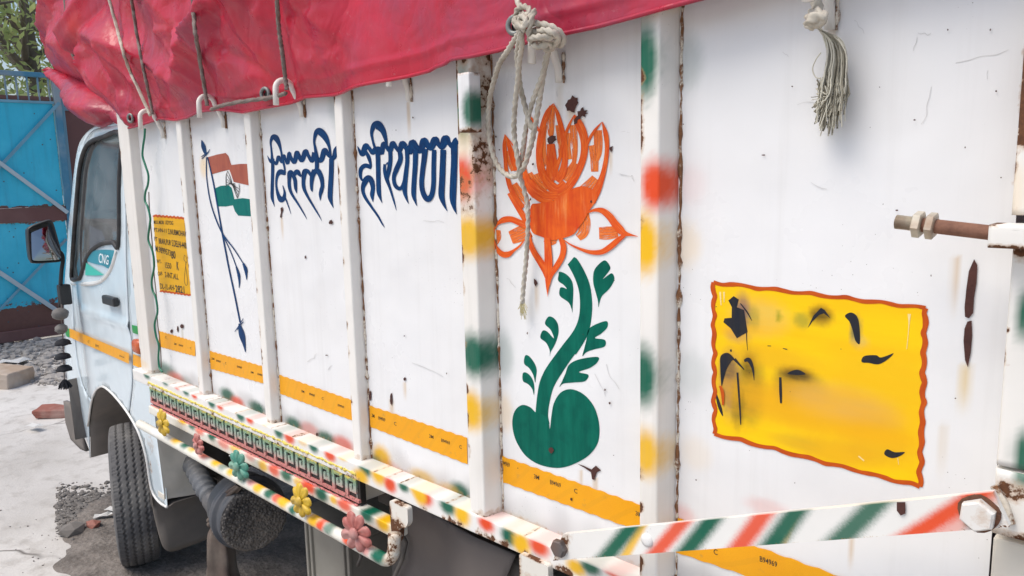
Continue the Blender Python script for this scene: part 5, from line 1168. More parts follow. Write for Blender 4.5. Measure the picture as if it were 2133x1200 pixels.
# ribbed battery box
bx = P(618, 1095, 1.36); bx2 = P(745, 1180, 1.36)
M['battery'] = m_simple('dusty_battery_case', (.30, .28, .235), .75, .25, 10, .25, 0, ((.12, .105, .09), .6))
bt = box('battery_box', (-2.42, 1.36, .36), (-2.12, 1.72, .70), M['battery'], truck, .008)
box('battery_lid', (-2.435, 1.345, .702), (-2.105, 1.735, .745), M['battery'], bt, .012)
for x in (-2.40, -2.37, -2.16, -2.13):
    box('rib', (x, 1.350, .37), (x + .014, 1.364, .695), M['battery'], bt, .003)
for y in np.linspace(1.56, 1.70, 6): box('rib', (-2.122, y, .37), (-2.112, y + .014, .695), M['battery'], bt, .003)
tube('battery_strap', [P(735, 1100, 1.34), P(748, 1135, 1.33), P(752, 1160, 1.33), P(745, 1178, 1.33)], .006, M['chassis'], bt, 6)
# broad flap ahead of the rear wheel
RF = [(845, 1048), (832, 1100), (846, 1130), (838, 1165), (822, 1200), (800, 1260), (1010, 1330), (1040, 1240), (1071, 1158), (960, 1100)]
yf = 1.27
fo = [(P(*q, yf)[0], P(*q, yf)[2]) for q in RF]
o = sheet('rear_mud_flap', densify(fo, .05), (), lambda a, b: yf + .025 * math.sin(a * 11 + 1) * min(1, max(0, (1.05 - b) * 4)) + .01 * mnoise.noise(Vector((a * 6, b * 6, 0))), M['flap2'] if 'flap2' in M else m_simple('grey_brown_flap', (.12, .103, .096), .8, .12, 6, .15, 0, ((.165, .142, .127), .5)), truck, .02, None, .008)
tube('flap_bead', [P(845, 1048, yf - .003), P(832, 1100, yf - .003), P(846, 1130, yf - .003), P(838, 1165, yf - .003), P(822, 1200, yf - .003), P(800, 1260, yf - .003)], .006, M['chassis'], o, 8)
box('inner_fender', (-1.45, 1.3, .55), (-.25, 1.34, .98), M['chassis'], truck, .02)
box('tool_box', (-1.98, 1.42, .50), (-1.62, 1.8, .93), M['chassis'], truck, .02)
# welded foot below the rail near the swing bar
a = P(1072, 1152, 1.2)
# ================================================================== tarpaulin
tarp_y = 1.160
HEM = [(262, 272), (296, 262), (325, 247), (365, 251), (394, 246), (419, 233), (446, 229), (473, 231), (506, 235), (541, 229), (570, 223), (596, 216), (628, 203), (660, 201), (700, 199), (740, 189), (800, 175), (860, 163), (915, 150), (930, 142), (950, 137), (963, 128), (983, 125), (1013, 122), (1070, 110), (1117, 95), (1177, 78), (1263, 60), (1340, 41), (1430, 18), (1500, 0), (1640, -40), (1860, -104), (2200, -200), (2700, -340)]
HW = [P(a, b, tarp_y) for a, b in HEM]; hx = np.array([q[0] for q in HW]); hz = np.array([q[2] for q in HW])
ROPES = [[(313, 240), (290, 190), (262, 125), (244, 60), (228, 0), (215, -60)], [(318, 238), (309, 190), (296, 130), (285, 70), (274, 0), (264, -60)], [(432, 220), (424, 170), (414, 110), (406, 60), (402, 0), (398, -60)], [(598, 187), (594, 160), (588, 110), (581, 60), (577, 0), (573, -60)], [(1086, 22), (1079, 0), (1068, -30)]]
def rope_x(z, k):
    q = [P(a, b, 1.12) for a, b in ROPES[k]]; return np.interp(z, [c[2] for c in q], [c[0] for c in q])
FX = lambda z: np.interp(z, [P(*q, 1.12)[2] for q in ((262, 271), (228, 225), (197, 180), (175, 140), (158, 100), (150, 60), (147, 0), (146, -60))], [P(*q, 1.12)[0] for q in ((262, 271), (228, 225), (197, 180), (175, 140), (158, 100), (150, 60), (147, 0), (146, -60))])
def ridge(v, s, seed): return 1 - abs(mnoise.noise(Vector((v[0] * s + seed, v[1] * s, v[2] * s - seed)))) * 2
CRS = []
_r = np.random.default_rng(21)
for px, py in ((318, 240), (430, 222), (598, 190), (1086, 30), (262, 270), (815, 165)):        # creases fan out from every tie
    c0 = P(px, py, 1.13)
    for _ in range(7):
        a = _r.uniform(.25, 2.9); L = _r.uniform(.15, .5); CRS.append((c0[0] + .03 * math.cos(a), c0[2] + .03 * math.sin(a), c0[0] + L * math.cos(a) * 1.5, c0[2] + L * math.sin(a), _r.uniform(.010, .028), _r.uniform(.012, .035)))
for _ in range(46):                                                                         # and criss-cross where it was folded
    x, z = _r.uniform(-3.5, -1.6), _r.uniform(2.25, 2.9); a = _r.choice([_r.uniform(.5, 1.2), _r.uniform(-1.2, -.4), _r.uniform(-.2, .2), 1.57]); L = _r.uniform(.08, .35)
    CRS.append((x, z, x + L * math.cos(a) * 1.4, z + L * math.sin(a), _r.choice([-1, 1]) * _r.uniform(.012, .034), _r.uniform(.012, .05)))
for _ in range(44):
    x, z = _r.uniform(-4.7, -3.45), _r.uniform(2.25, 2.95); a = _r.choice([_r.uniform(.3, 1.1), _r.uniform(-1.3, -.5), _r.uniform(-.2, .2)]); L = _r.uniform(.12, .5)
    CRS.append((x, z, x + L * math.cos(a) * 1.4, z + L * math.sin(a), _r.choice([-1, 1]) * _r.uniform(.012, .035), _r.uniform(.010, .04)))
CRS = np.array(CRS)
def crease(x, z):
    ax_, az_, bx_, bz_, h, w_ = CRS.T; dx, dz = bx_ - ax_, bz_ - az_
    t = np.clip(((x - ax_) * dx + (z - az_) * dz) / (dx * dx + dz * dz), 0, 1); d = np.hypot(x - ax_ - t * dx, z - az_ - t * dz)
    return float((h * np.exp(-d / w_) * (1 - .6 * t)).sum())
HKX = [q.x for q in HOOKS[:3]]
def side_y(x, z, zh):
    """the sheet hangs from the load: pulled in at every rope, bellied between, creased along the pulls"""
    t = z - zh; y = tarp_y - .05 * math.sin(min(1, t / .42) * math.pi / 2); g = 0
    for k in range(4):
        dx = x - float(rope_x(z, k)); g += .018 * math.exp(-(dx / .05) ** 2) * min(1, t * 5)
    a = (x * .8 + z * 1.5); b = (x * .9 - z * 1.3); m_ = min(1, .04 + t * 5)
    y -= .062 * (ridge((a * 1.35, b * .5, 0), 1.45, 2.3) ** 2 - .35) * m_
    y -= .050 * (ridge((a * .45, b * 1.6, 1), 1.45, 7.1) ** 2 - .35) * m_
    y -= .010 * ridge((a * 1.2, b * 1.1, 3), 2.6, 4.4) * m_
    y -= crease(x, z) * min(1, .2 + t * 5); y += g * (1 if x < -1.7 else 0)
    w_ = float(sstep(-1.72, -1.58, x)); y = y * (1 - w_) + (1.130 - .012 * mnoise.noise(Vector((x * 2, z * 4, 1))) - .010 * ridge((a, b, 2), 1.8, 9) * min(1, t * 6)) * w_
    for hx_ in HKX:
        y += (1.170 - y) * math.exp(-((x - hx_) / .075) ** 2) * float(1 - sstep(.05, .20, t))
    y -= .004 * math.exp(-((t - .042) / .008) ** 2)
    return y + .008 * math.sin(x * 13 + 1) * math.exp(-t / .08)
nx, ny = 360, 84; V = []; F = []
ss = np.concatenate([np.linspace(0, .10, 16), np.linspace(.115, .95, ny - 16)])
us = np.linspace(0, 1, nx + 1) ** 1.0
for s in ss:
    for u in us:
        zref = 2.15 + s; xl = float(FX(min(zref + .0, 2.9))); x = xl + (.45 - xl) * u; zh = float(np.interp(x, hx, hz)); z = zh + s
        y = side_y(x, z, zh); over = max(0, z - 2.72)
        y += over * over * 1.5
        V.append((x, y, z - over * over * .6))
w_ = nx + 1
F = [(a, a + 1, a + w_ + 1, a + w_) for r in range(len(ss) - 1) for a in range(r * w_, r * w_ + nx)]
# over the top and down the far side
base = (len(ss) - 1) * w_; last = V[base:base + w_]; rows = 10
for r in range(1, rows + 1):
    t = r / rows
    for (x, y, z) in last:
        yy = y + (3.15 - y) * t; V.append((x, yy, z + .14 * math.sin(math.pi * t) - .0 + .03 * mnoise.noise(Vector((x * 1.5, yy * 1.5, 0)))))
for r in range(rows):
    o_ = base + r * w_; F += [(a, a + 1, a + w_ + 1, a + w_) for a in range(o_, o_ + nx)]
o_ = base + rows * w_
for (x, y, z) in last: V.append((x, 3.2, 2.2))
F += [(a, a + 1, a + w_ + 1, a + w_) for a in range(o_, o_ + nx)]
tarp = mesh_obj('tarpaulin', V, F, M['tarp'], None, True)
setp(tarp, 'crumpled red tarpaulin roped over the load along the top of the truck', 'tarpaulin')
m = tarp.modifiers.new('thickness', 'SOLIDIFY'); m.thickness = .003
# folded hem
hv = [(x, side_y(x, float(np.interp(x, hx, hz)) + .002, float(np.interp(x, hx, hz))) - .001, float(np.interp(x, hx, hz)) + .001) for x in np.linspace(float(FX(2.16)), .44, 300)]
tube('hem', hv, .0045, M['tarp'], tarp, 6)
# bundled front end above the cab: two pillows of folded sheet
def pillow(name, px, y0, depth, thick, amp, seed, folds):
    ol = [(q[0], q[2]) for q in (P(a, b, y0) for a, b in catmull(np.array(px, float), 6, True))]
    v, f = tri2d(ol, (), .022); d = polydist(ol, v); dm = d.max(); V = []; n = len(v)
    for side in (-1, 1):
        for (a, b), dd in zip(v, d):
            t = min(1, dd / (dm * .8)); h = math.sqrt(max(0, 1 - (1 - t) ** 2)); k = 0
            k = crease(a, b) / amp * .9
            for (ax_, az_, fr_, am_) in folds: k += am_ * (1 - 2 * abs(mnoise.noise(Vector((a * ax_ + b * az_, (a * -az_ + b * ax_) * .35, seed)) * fr_)))
            y = y0 + depth * 0 + side * h * (thick if side < 0 else depth) - (k * amp * min(1, dd / .12) if side < 0 else 0)
            V.append((a, y, b))
    F = []
    for t in f:
        t = [int(i) for i in t]; p0, p1, p2 = (np.array(V[i]) for i in t); nn_ = np.cross(p1 - p0, p2 - p0)
        if nn_[1] > 0: t = t[::-1]
        F += [tuple(t), tuple(i + n for i in t[::-1])]
    o = mesh_obj(name, V, F, M['tarp'], tarp)
    bm = bmesh.new(); bm.from_mesh(o.data); bmesh.ops.remove_doubles(bm, verts=bm.verts, dist=.0005); bm.to_mesh(o.data); bm.free(); return o
pillow('front_bundle', [(170, -70), (136, -45), (118, 0), (108, 45), (103, 90), (108, 122), (122, 146), (135, 162), (170, 176), (205, 190), (230, 150), (230, 60), (210, -60)], 1.34, .7, .06, .06, 3.1, [(1, .7, 2.0, .8), (.6, 1, 3.6, .25), (1, -.5, 8, .06), (.2, 1, 13, .06)])
pillow('hanging_fold', [(98, 140), (118, 148), (150, 160), (190, 178), (222, 200), (262, 250), (262, 268), (245, 246), (232, 256), (212, 266), (188, 256), (163, 232), (150, 205), (128, 180), (106, 160)], 1.29, .10, .05, .07, 8.2, [(1, .9, 2.6, .8), (.5, -1, 6.0, .6), (1, .8, 10, .3)])
tube('bundle_rope', catmull(np.array([P(134, -20, 1.16), P(138, 40, 1.15), P(143, 80, 1.15), P(153, 118, 1.16), P(168, 138, 1.17)]), 8), .006, M['rope_dark'], tarp, 8, lobes=3, twist=160)
M['seam'] = m_simple('dark_tarp_seam', (.18, .03, .06), .6)
# brass-less grey eyelets
M['eyelet'] = m_simple('grey_eyelet', (.22, .23, .22), .45, .2, 40, .1, .5)
def eyelet(px, py, r, par, yy=None):
    p = P(px, py, 1.12); zh = float(np.interp(p[0], hx, hz)); y = (side_y(p[0], p[2], zh) if yy is None else yy) - .006
    ring = [(p[0] + r * math.cos(a), y + .25 * r * math.cos(a), p[2] + r * 1.05 * math.sin(a)) for a in np.linspace(0, 2 * math.pi, 22)]
    o = tube('eyelet', ring, r * .36, M['eyelet'], par, 8, cap=False)
    q = [(p[0] + r * .8 * math.cos(a), y + .003, p[2] + r * .8 * math.sin(a)) for a in np.linspace(0, 2 * math.pi, 14, endpoint=False)]
    mesh_obj('eyelet_hole', q, [tuple(range(14))[::-1]], M['black'], par, False)
eyelet(261, 246, .014, tarp); eyelet(540, 195, .015, tarp); eyelet(1074, 53, .015, tarp)

# ---- ropes
def rope_thing(name, px, y, r, mat, label, group=None, follow=True, lob=3, tw=150, n=10):
    pts = catmull(np.array([(a, b) for a, b in px], float), n); W3 = []
    for a, b in pts:
        p = P(a, b, y)
        if follow:
            zh = float(np.interp(p[0], hx, hz)); yy = min([y] + [side_y(p[0] + e_, p[2], zh) - r * 1.1 for e_ in (-.02, 0, .02, .045, .07, .10, .13)]) if p[2] > zh else y; p = P(a, b, yy)
        W3.append(p)
    v, f, uv = tube_geo(np.array(W3), r, 12, lobes=lob, twist=tw); o = mesh_obj(name, v, f, mat, None, True, uv); return setp(o, label, 'rope', group)
rope_thing('tie_rope', ROPES[0], 1.125, .0055, M['rope'], 'pale left one of two ropes over the tarpaulin to the hook nearest the cab', 'ropes over the tarpaulin')
rope_thing('tie_rope', ROPES[1], 1.125, .0052, M['rope_dark'], 'grey right one of two ropes over the tarpaulin to the hook nearest the cab', 'ropes over the tarpaulin')
rope_thing('tie_rope', ROPES[2], 1.125, .0058, M['rope_dark'], 'grey rope over the tarpaulin to the hook above the painted flag', 'ropes over the tarpaulin')
rope_thing('tie_rope', ROPES[3], 1.125, .0055, M['rope_dark'], 'grey rope over the tarpaulin to the hook above the shorter blue word', 'ropes over the tarpaulin')
rope_thing('tie_rope', [(440, 228), (455, 222), (490, 214), (530, 208), (570, 202), (595, 194)], 1.12, .0055, M['rope_dark'], 'short grey rope stretched level between two hooks under the tarpaulin edge', 'ropes over the tarpaulin', False)
# knotted white rope with hanging loops at the fifth hook
kr = empty('knotted_rope', P(1120, 90, 1.13), 'pale rope knotted round a hook with long loops hanging over the lotus', 'rope')
def kn(z): return [(930 + a / 3, b / 3) for a, b in z]
def piece(name, px, ys, r, lob=3, tw=130, n=9, wob=0):
    pts = catmull(np.array(px, float), n); yy = np.interp(np.linspace(0, 1, len(pts)), np.linspace(0, 1, len(ys)), ys)
    W3 = [P(a, b, y) for (a, b), y in zip(pts, yy)]; v, f, uv = tube_geo(np.array(W3), r, 12, lobes=lob, twist=tw); return mesh_obj(name, v, f, M['rope'], kr, True, uv)
R0 = .0050
piece('rope_end', kn([(420, -60), (440, -10), (455, 30), (470, 60)]), [1.10, 1.09, 1.08], R0)
for i, (pts, ys) in enumerate([
    ([(430, 100), (445, 60), (480, 40), (515, 55), (520, 90), (490, 110), (450, 125), (430, 110)], [1.07, 1.065, 1.06, 1.055, 1.07, 1.06]),
    ([(425, 130), (460, 150), (510, 140), (520, 105), (480, 85), (440, 95), (425, 135), (450, 175)], [1.06, 1.045, 1.05, 1.07, 1.08, 1.06]),
    ([(550, 65), (535, 110), (520, 170), (515, 220), (530, 255)], [1.05, 1.04, 1.045, 1.06]), ([(440, 150), (480, 170), (500, 130), (470, 100), (455, 140), (490, 190)], [1.04, 1.035, 1.05, 1.04]),
    ([(540, 145), (590, 150), (650, 165), (700, 195), (730, 240), (715, 280), (680, 270)], [1.05, 1.06, 1.07, 1.09, 1.12]), ([(520, 250), (560, 205), (610, 190), (660, 200), (695, 235), (670, 280), (620, 265), (570, 250), (535, 275)], [1.07, 1.05, 1.05, 1.08, 1.10, 1.06]),
    ([(530, 240), (580, 230), (640, 235), (690, 215), (650, 180), (590, 175), (540, 200)], [1.045, 1.04, 1.06, 1.09, 1.08, 1.05]), ([(545, 285), (590, 290), (640, 275), (660, 300), (620, 310)], [1.06, 1.055, 1.08, 1.10])]):
    piece('knot', kn(pts), ys, R0 * (1.05 if i > 3 else .95), 3, 130, 7)
piece('loop', kn([(460, 190), (430, 240), (380, 320), (330, 400), (300, 490), (275, 590), (262, 700), (262, 800), (275, 900), (300, 990), (340, 1060), (395, 1100), (440, 1095), (480, 1050), (510, 970), (535, 880), (555, 780), (575, 660), (590, 560), (610, 440), (625, 350), (640, 290)]), [1.06, 1.10, 1.14, 1.165, 1.172, 1.168, 1.16, 1.15, 1.155, 1.15, 1.13, 1.10], R0)
piece('loop', kn([(475, 190), (450, 260), (440, 350), (450, 450), (460, 540), (480, 620), (505, 720), (530, 790), (545, 800)]), [1.05, 1.09, 1.12, 1.14, 1.15, 1.155], R0 * .95)
piece('loop', kn([(465, 200), (470, 280), (455, 380), (445, 500), (430, 640), (422, 760), (425, 860), (440, 960), (455, 1060), (460, 1110)]), [1.045, 1.08, 1.11, 1.13, 1.145, 1.15, 1.155], R0 * .95)
piece('loop', kn([(640, 290), (625, 380), (595, 480), (560, 570), (530, 660), (505, 760), (485, 880), (470, 1000), (460, 1100)]), [1.10, 1.12, 1.14, 1.15, 1.16, 1.162], R0 * .9)
piece('rope_tail', [(1083, 365), (1090, 390), (1098, 420), (1100, 450), (1099, 490), (1096, 540), (1092, 580), (1089, 615), (1088, 632)], [1.165, 1.172, 1.176, 1.18, 1.18], R0 * .9)
q = MB()
for i in range(34):
    x, y = 1088 + RNG.normal(0, 2), 628; dx = RNG.normal(0, 5); L = RNG.uniform(14, 38)
    q.tube([P(x, y, 1.182), P(x + dx * .5 + RNG.normal(0, 2), y + L * .5, 1.178), P(x + dx, y + L, 1.18)], .0007, 4, cap=False)
M['fray_y'] = m_simple('yellowed_fibre', (.50, .44, .24), .9, .3, 40, .05); setp(q.obj('frayed_tip', M['fray_y'], kr), kind='stuff')
# frayed rope at the hook on the wide rear panel
fr_ = empty('frayed_rope', P(1700, 40, 1.15), 'short knotted rope with a long frayed tassel hanging on the rear panel', 'rope')
def fz(z): return [(1600 + a / 3, b / 3) for a, b in z]
def piece2(name, px, ys, r, **k):
    pts = catmull(np.array(px, float), 9); yy = np.interp(np.linspace(0, 1, len(pts)), np.linspace(0, 1, len(ys)), ys); v, f, uv = tube_geo(np.array([P(a, b, y) for (a, b), y in zip(pts, yy)]), r, 12, lobes=3, twist=k.get('tw', 120)); return mesh_obj(name, v, f, M['rope'], fr_, True, uv)
piece2('rope', fz([(310, -120), (305, -40), (303, 30), (300, 80), (300, 120)]), [1.14, 1.14, 1.145], .0075)
for pts, ys in (([(262, 105), (290, 80), (335, 95), (330, 130), (285, 145), (258, 150)], [1.14, 1.125, 1.12, 1.135, 1.14]), ([(255, 150), (270, 120), (310, 105), (340, 110)], [1.12, 1.115, 1.12]), ([(262, 160), (285, 140), (320, 130), (325, 100), (290, 85)], [1.14, 1.125, 1.12, 1.14])): piece2('knot', fz(pts), ys, .0072)
q = MB(); q2 = MB()
for i in range(300):
    a = RNG.normal(0, 1); x0, y0 = 300 + RNG.normal(0, 8), 150
    spread = RNG.uniform(-1, 1); endx = 395 + spread * 80 - 50 * RNG.random() ** 2; endy = RNG.uniform(560, 860) - abs(spread) * 90
    w0 = RNG.uniform(-1, 1)
    pts = [(x0, y0), (330 + 14 * w0, 190 + 6 * w0), (400 + 40 * spread + 14 * a * .4, 250 + 12 * w0), (430 + 58 * spread, 340), (420 + 70 * spread, 470), (410 + 78 * spread + RNG.normal(0, 12), 590), (endx + RNG.normal(0, 14), endy)]
    pts = catmull(np.array(fz(pts)), 4); yy = 1.168 + .010 * RNG.normal() * np.linspace(.2, 1, len(pts)); pts = pts + RNG.normal(0, .9, pts.shape) * np.linspace(0, 1, len(pts))[:, None]
    (q if RNG.random() < .7 else q2).tube([P(c_, d_, min(1.19, e_)) for (c_, d_), e_ in zip(pts, yy)], RNG.choice([.0006, .0009, .0013]), 4, cap=False)
q.tube([P(*t, 1.18) for t in catmull(np.array(fz([(330, 330), (300, 370), (278, 430), (295, 480), (325, 492)])), 5)], .0009, 4)
setp(q.obj('tassel_fibres', M['fray'], fr_), kind='stuff')
M['fray_d'] = m_simple('dark_fibre', (.22, .20, .15), .9, .4, 40, .05); setp(q2.obj('tassel_fibres', M['fray_d'], fr_), kind='stuff')

# ---- green cable down the first post, black pompom garland at the mirror, rag at the air cleaner
M['cable'] = m_simple('green_cable', (.01, .16, .09), .35, .2, 30, .05)
cb = [(302, 268), (301, 285), (298, 305), (297, 325), (303, 345), (309, 365), (308, 385), (303, 400), (302, 418), (308, 432), (313, 455), (311, 475), (309, 500), (318, 525), (321, 555), (316, 585), (318, 605), (325, 622), (328, 650), (322, 675), (325, 700), (331, 720), (330, 745), (332, 765), (338, 775)]
pc = [P(a, b, 1.158) for a, b in catmull(np.array(cb, float), 6)]; setp(tube('green_cable', pc, .0042, M['cable'], None, 8), 'thin green cable hanging loosely down the post behind the cab', 'cable')
cb2 = [(310, 400), (311, 430), (314, 470), (318, 520), (321, 570), (326, 620), (328, 670), (334, 720), (336, 765)]
setp(tube('grey_cable', [P(a, b, 1.168) for a, b in catmull(np.array(cb2, float), 6)], .0022, M['rope_dark'], None, 6), 'thin grey wire running straight beside the green cable', 'wire')
gar = empty('pompom_garland', PX(130, 650, -4.40), 'string of grey beads and black pompoms hanging below the side mirror', 'garland')
xg = -4.40
tube('string', [PX(a, b, xg) for a, b in ((128, 634), (127, 660), (130, 690), (131, 720), (133, 750), (134, 790), (138, 812))], .003, M['rope_dark'], gar, 6)
M['bead'] = m_simple('grey_bead', (.16, .15, .14), .7, .3, 60, .2); M['pom'] = m_simple('black_wool', (.012, .013, .018), .9, .4, 120, .3)
def ball(name, px, py, rx, rz, mat, half=False, fuzz=0.12):
    c = PX(px, py, xg); V = []; F = []; n1, n2 = 12, 20
    for i in range(n1 + 1):
        ph = math.pi * i / n1 - math.pi / 2
        zz = math.sin(ph); 
        if half and zz < -.15: zz = -.15 - .1 * RNG.random()
        for k in range(n2):
            a = 2 * math.pi * k / n2; r = math.cos(ph) * (1 + RNG.normal(0, fuzz * .5)) if not (half and math.sin(ph) < -.15) else max(.01, math.cos(ph)) * (1 + RNG.normal(0, fuzz))
            V.append((c[0] + rx * r * math.cos(a), c[1] + rx * r * math.sin(a), c[2] + rz * zz))
    F = [(i * n2 + k, i * n2 + (k + 1) % n2, i * n2 + n2 + (k + 1) % n2, i * n2 + n2 + k) for i in range(n1) for k in range(n2)]; return mesh_obj(name, V, F, mat, gar)
ball('bead', 125, 654, .040, .032, M['bead']); ball('bead', 128, 685, .030, .026, M['bead'])
for x, y in ((131, 716), (131, 745), (134, 770)): ball('pompom', x, y, .038, .026, M['pom'], True)
q = MB()
for i in range(90):
    a = RNG.uniform(0, 6.28); r = RNG.uniform(.1, 1) * .034; c = PX(134, 790, xg); q.tube([c, (c[0] + r * .6 * math.cos(a), c[1] + r * .6 * math.sin(a), c[2] - .018), (c[0] + r * math.cos(a), c[1] + r * math.sin(a), c[2] - .05 + .012 * RNG.random())], .0028, 4, cap=False)
setp(q.obj('wool_tassel', M['pom'], gar), kind='stuff')
M['rag'] = m_simple('dirty_rag', (.115, .085, .070), .95, .35, 30, .4, 0, ((.2, .17, .14), .5))
rag = empty('rag', P(455, 1120, 1.33), 'dirty brown rag knotted on the air cleaner bracket and hanging down', 'rag')
V = []; F = []
sec = [(500, 1010, 6), (478, 1030, 9), (462, 1050, 8), (456, 1075, 11), (454, 1100, 10), (455, 1120, 15), (458, 1150, 18), (460, 1180, 19), (463, 1215, 24), (466, 1260, 26), (468, 1320, 22)]
sc_ = catmull(np.array(sec, float), 8); n2 = 26
for i, (x, y, w_) in enumerate(sc_):
    for k in range(n2):
        a = 2 * math.pi * k / n2; fold = 1 + .22 * math.sin(5 * a + i * .05) + .12 * math.sin(9 * a + 1 + i * .03); c = P(x, y, 1.30); e = P(x + w_, y, 1.30); r = abs(e[0] - c[0]) * .8 * fold; V.append((c[0] + r * math.cos(a), c[1] + r * .7 * math.sin(a), c[2]))
for i in range(len(sc_) - 1): F += [(i * n2 + k, i * n2 + (k + 1) % n2, i * n2 + n2 + (k + 1) % n2, i * n2 + n2 + k) for k in range(n2)]
mesh_obj('rag_cloth', V, F, M['rag'], rag)
ke = np.array(P(455, 1085, 1.29)); tube('rag_knot', [ke + (.03 * math.cos(t), -.01 + .02 * math.sin(2 * t), .022 * math.sin(t) - .01 * t * .3) for t in np.linspace(0, 9, 30)], .011, M['rag'], rag, 8)

# ================================================================== ground
k = N('yard_concrete'); co = k.co(); a = k.noise(co, .9, 8, .62); b = k.noise(co, 7, 7, .65); c_ = k.noise(co, 60, 5)
cc = k.mix(k.rng(a, .35, .65), (.52, .495, .46), (.63, .605, .57)); cc = k.mix(k.rng(b, .50, .72, 0, .6), cc, (.27, .24, .205)); cc = k.mix(k.rng(k.noise(co, .35, 5, .6), .48, .62, 0, .35), cc, (.30, .27, .235)); 
vr = k.n('TexVoronoi', feature='DISTANCE_TO_EDGE'); mp = k.n('Mapping'); k.link(co, mp.inputs[0]); dn = k.n('TexNoise'); k.link(co, dn.inputs['Vector']); dn.inputs['Scale'].default_value = 3
vadd = k.n('VectorMath', operation='ADD'); sc2 = k.n('VectorMath', operation='SCALE'); sc2.inputs['Scale'].default_value = .35; k.link(dn.outputs['Color'], sc2.inputs[0]); k.link(co, vadd.inputs[0]); k.link(sc2.outputs[0], vadd.inputs[1]); k.link(vadd.outputs[0], vr.inputs['Vector']); vr.inputs['Scale'].default_value = .45
crk = k.rng(vr.outputs['Distance'], .0, .008, 1, 0); cc = k.mix(k.math('MULTIPLY', crk, k.rng(a, .45, .6)), cc, (.13, .115, .10))
cc = k.mix(k.rng(c_, .6, .75, 0, .35), cc, (.25, .23, .21))
M['ground'] = k.out(cc, .9, k.bump(k.math('ADD', b, k.math('MULTIPLY', c_, .35)), .5, .012))
g = mesh_obj('ground', [(-120, -120, 0), (120, -120, 0), (120, 120, 0), (-120, 120, 0)], [(0, 1, 2, 3)], M['ground'], None, False); setp(g, kind='structure')
k = N('loose_soil'); co = k.co(); a = k.noise(co, 5, 8, .68); b = k.noise(co, 45, 6, .7); v_ = k.vor(co, 38)
cc = k.mix(k.rng(a, .32, .68), (.10, .085, .073), (.26, .228, .20)); cc = k.mix(k.rng(b, .5, .7, 0, .6), cc, (.33, .30, .27)); cc = k.mix(k.rng(v_, .05, .22, .5, 0), cc, (.06, .05, .045))
M['soil'] = k.out(cc, .95, k.bump(k.math('ADD', b, k.math('MULTIPLY', v_, .8)), .8, .012))
V = []; F = []; xs = np.arange(-5.6, 1.2, .035); ys = np.arange(.55, 4.2, .035)
EDGE = [G(*q)[:2] for q in ((300, 1010), (250, 1030), (210, 1035), (160, 1045), (140, 1070), (135, 1105), (150, 1135), (128, 1165), (125, 1200), (110, 1260))]
epoly = list(EDGE) + [(-3.2, .40), (1.2, .4), (1.2, 4.2), (-4.2, 4.2)]
XX, YY = np.meshgrid(xs, ys); pts = np.stack([XX.ravel(), YY.ravel()], 1)
pn = pts + np.stack([.07 * vnoise(np.c_[pts, np.zeros(len(pts))], 6, 1), .07 * vnoise(np.c_[pts, np.zeros(len(pts))], 6, 5)], 1)
ins = inside(epoly, pn); dd = polydist(epoly, pn) * np.where(ins, 1, -1)
hz_ = np.clip(dd, -.12, .12) * .22 + .012 * vnoise(np.c_[pts, np.zeros(len(pts))], 3.3, 3) * (dd > -.03) + .009 * vnoise(np.c_[pts, np.zeros(len(pts))], 14, 3) * (dd > -.03) - .003
V = np.c_[pts, hz_]; nX = len(xs); F = [(a, a + 1, a + nX + 1, a + nX) for r in range(len(ys) - 1) for a in range(r * nX, r * nX + nX - 1) if max(hz_[a], hz_[a + 1], hz_[a + nX], hz_[a + nX + 1]) > -.004]
setp(mesh_obj('soil_patch', V, F, M['soil'], None), kind='structure')
# stones
M['stone'] = m_simple('grey_rubble', (.17, .155, .14), .9, .5, 12, .3); 
M['pale_stone'] = m_simple('dusty_pale_rubble', (.33, .305, .28), .9, .4, 9, .3)
def stone_geo(c, r, squash=.6):
    bm = bmesh.new(); bmesh.ops.create_icosphere(bm, subdivisions=1, radius=1); s = RNG.uniform(0, 50); V = []
    ex = RNG.uniform(.6, 1.3, 2)
    for v in bm.verts: k_ = 1 + .35 * mnoise.noise(v.co * 1.3 + Vector((s, s, s))); V.append((c[0] + v.co.x * r * k_ * ex[0], c[1] + v.co.y * r * k_ * ex[1], c[2] + v.co.z * r * k_ * squash))
    F = [tuple(q.index for q in f.verts) for f in bm.faces]; bm.free(); return V, F
def scatter(name, n, sampler, rmin, rmax, label=None, mat='stone'):
    q = MB()
    for _ in range(n): x, y = sampler(); r = rmin * (rmax / rmin) ** (RNG.random() ** 2.2); q.add(*stone_geo((x, y, r * .25), r))
    o = q.obj(name, M[mat], None, False); setp(o, label, 'rubble', None, 'stuff'); return o
def sm1():
    while True:
        a, b = RNG.uniform(118, 262), RNG.normal(1062, 24); 
        if 1005 < b < 1140: q = G(a, b); return q[0], q[1]
def sm2(): a, b = RNG.uniform(-40, 135), RNG.uniform(716, 806); q = G(a, b - 10 * RNG.random()); return q[0], q[1]
def sm3(): a, b = RNG.uniform(0, 400), RNG.uniform(1060, 1300); q = G(a, b); return q[0], q[1]
scatter('gravel', 2600, sm1, .004, .022, 'loose grey gravel beside the front wheel'); scatter('rubble', 1300, sm2, .012, .07, 'broken grey rubble along the foot of the blue gate', 'pale_stone'); scatter('grit', 160, sm3, .003, .009, 'scattered grit in front of the wheel')
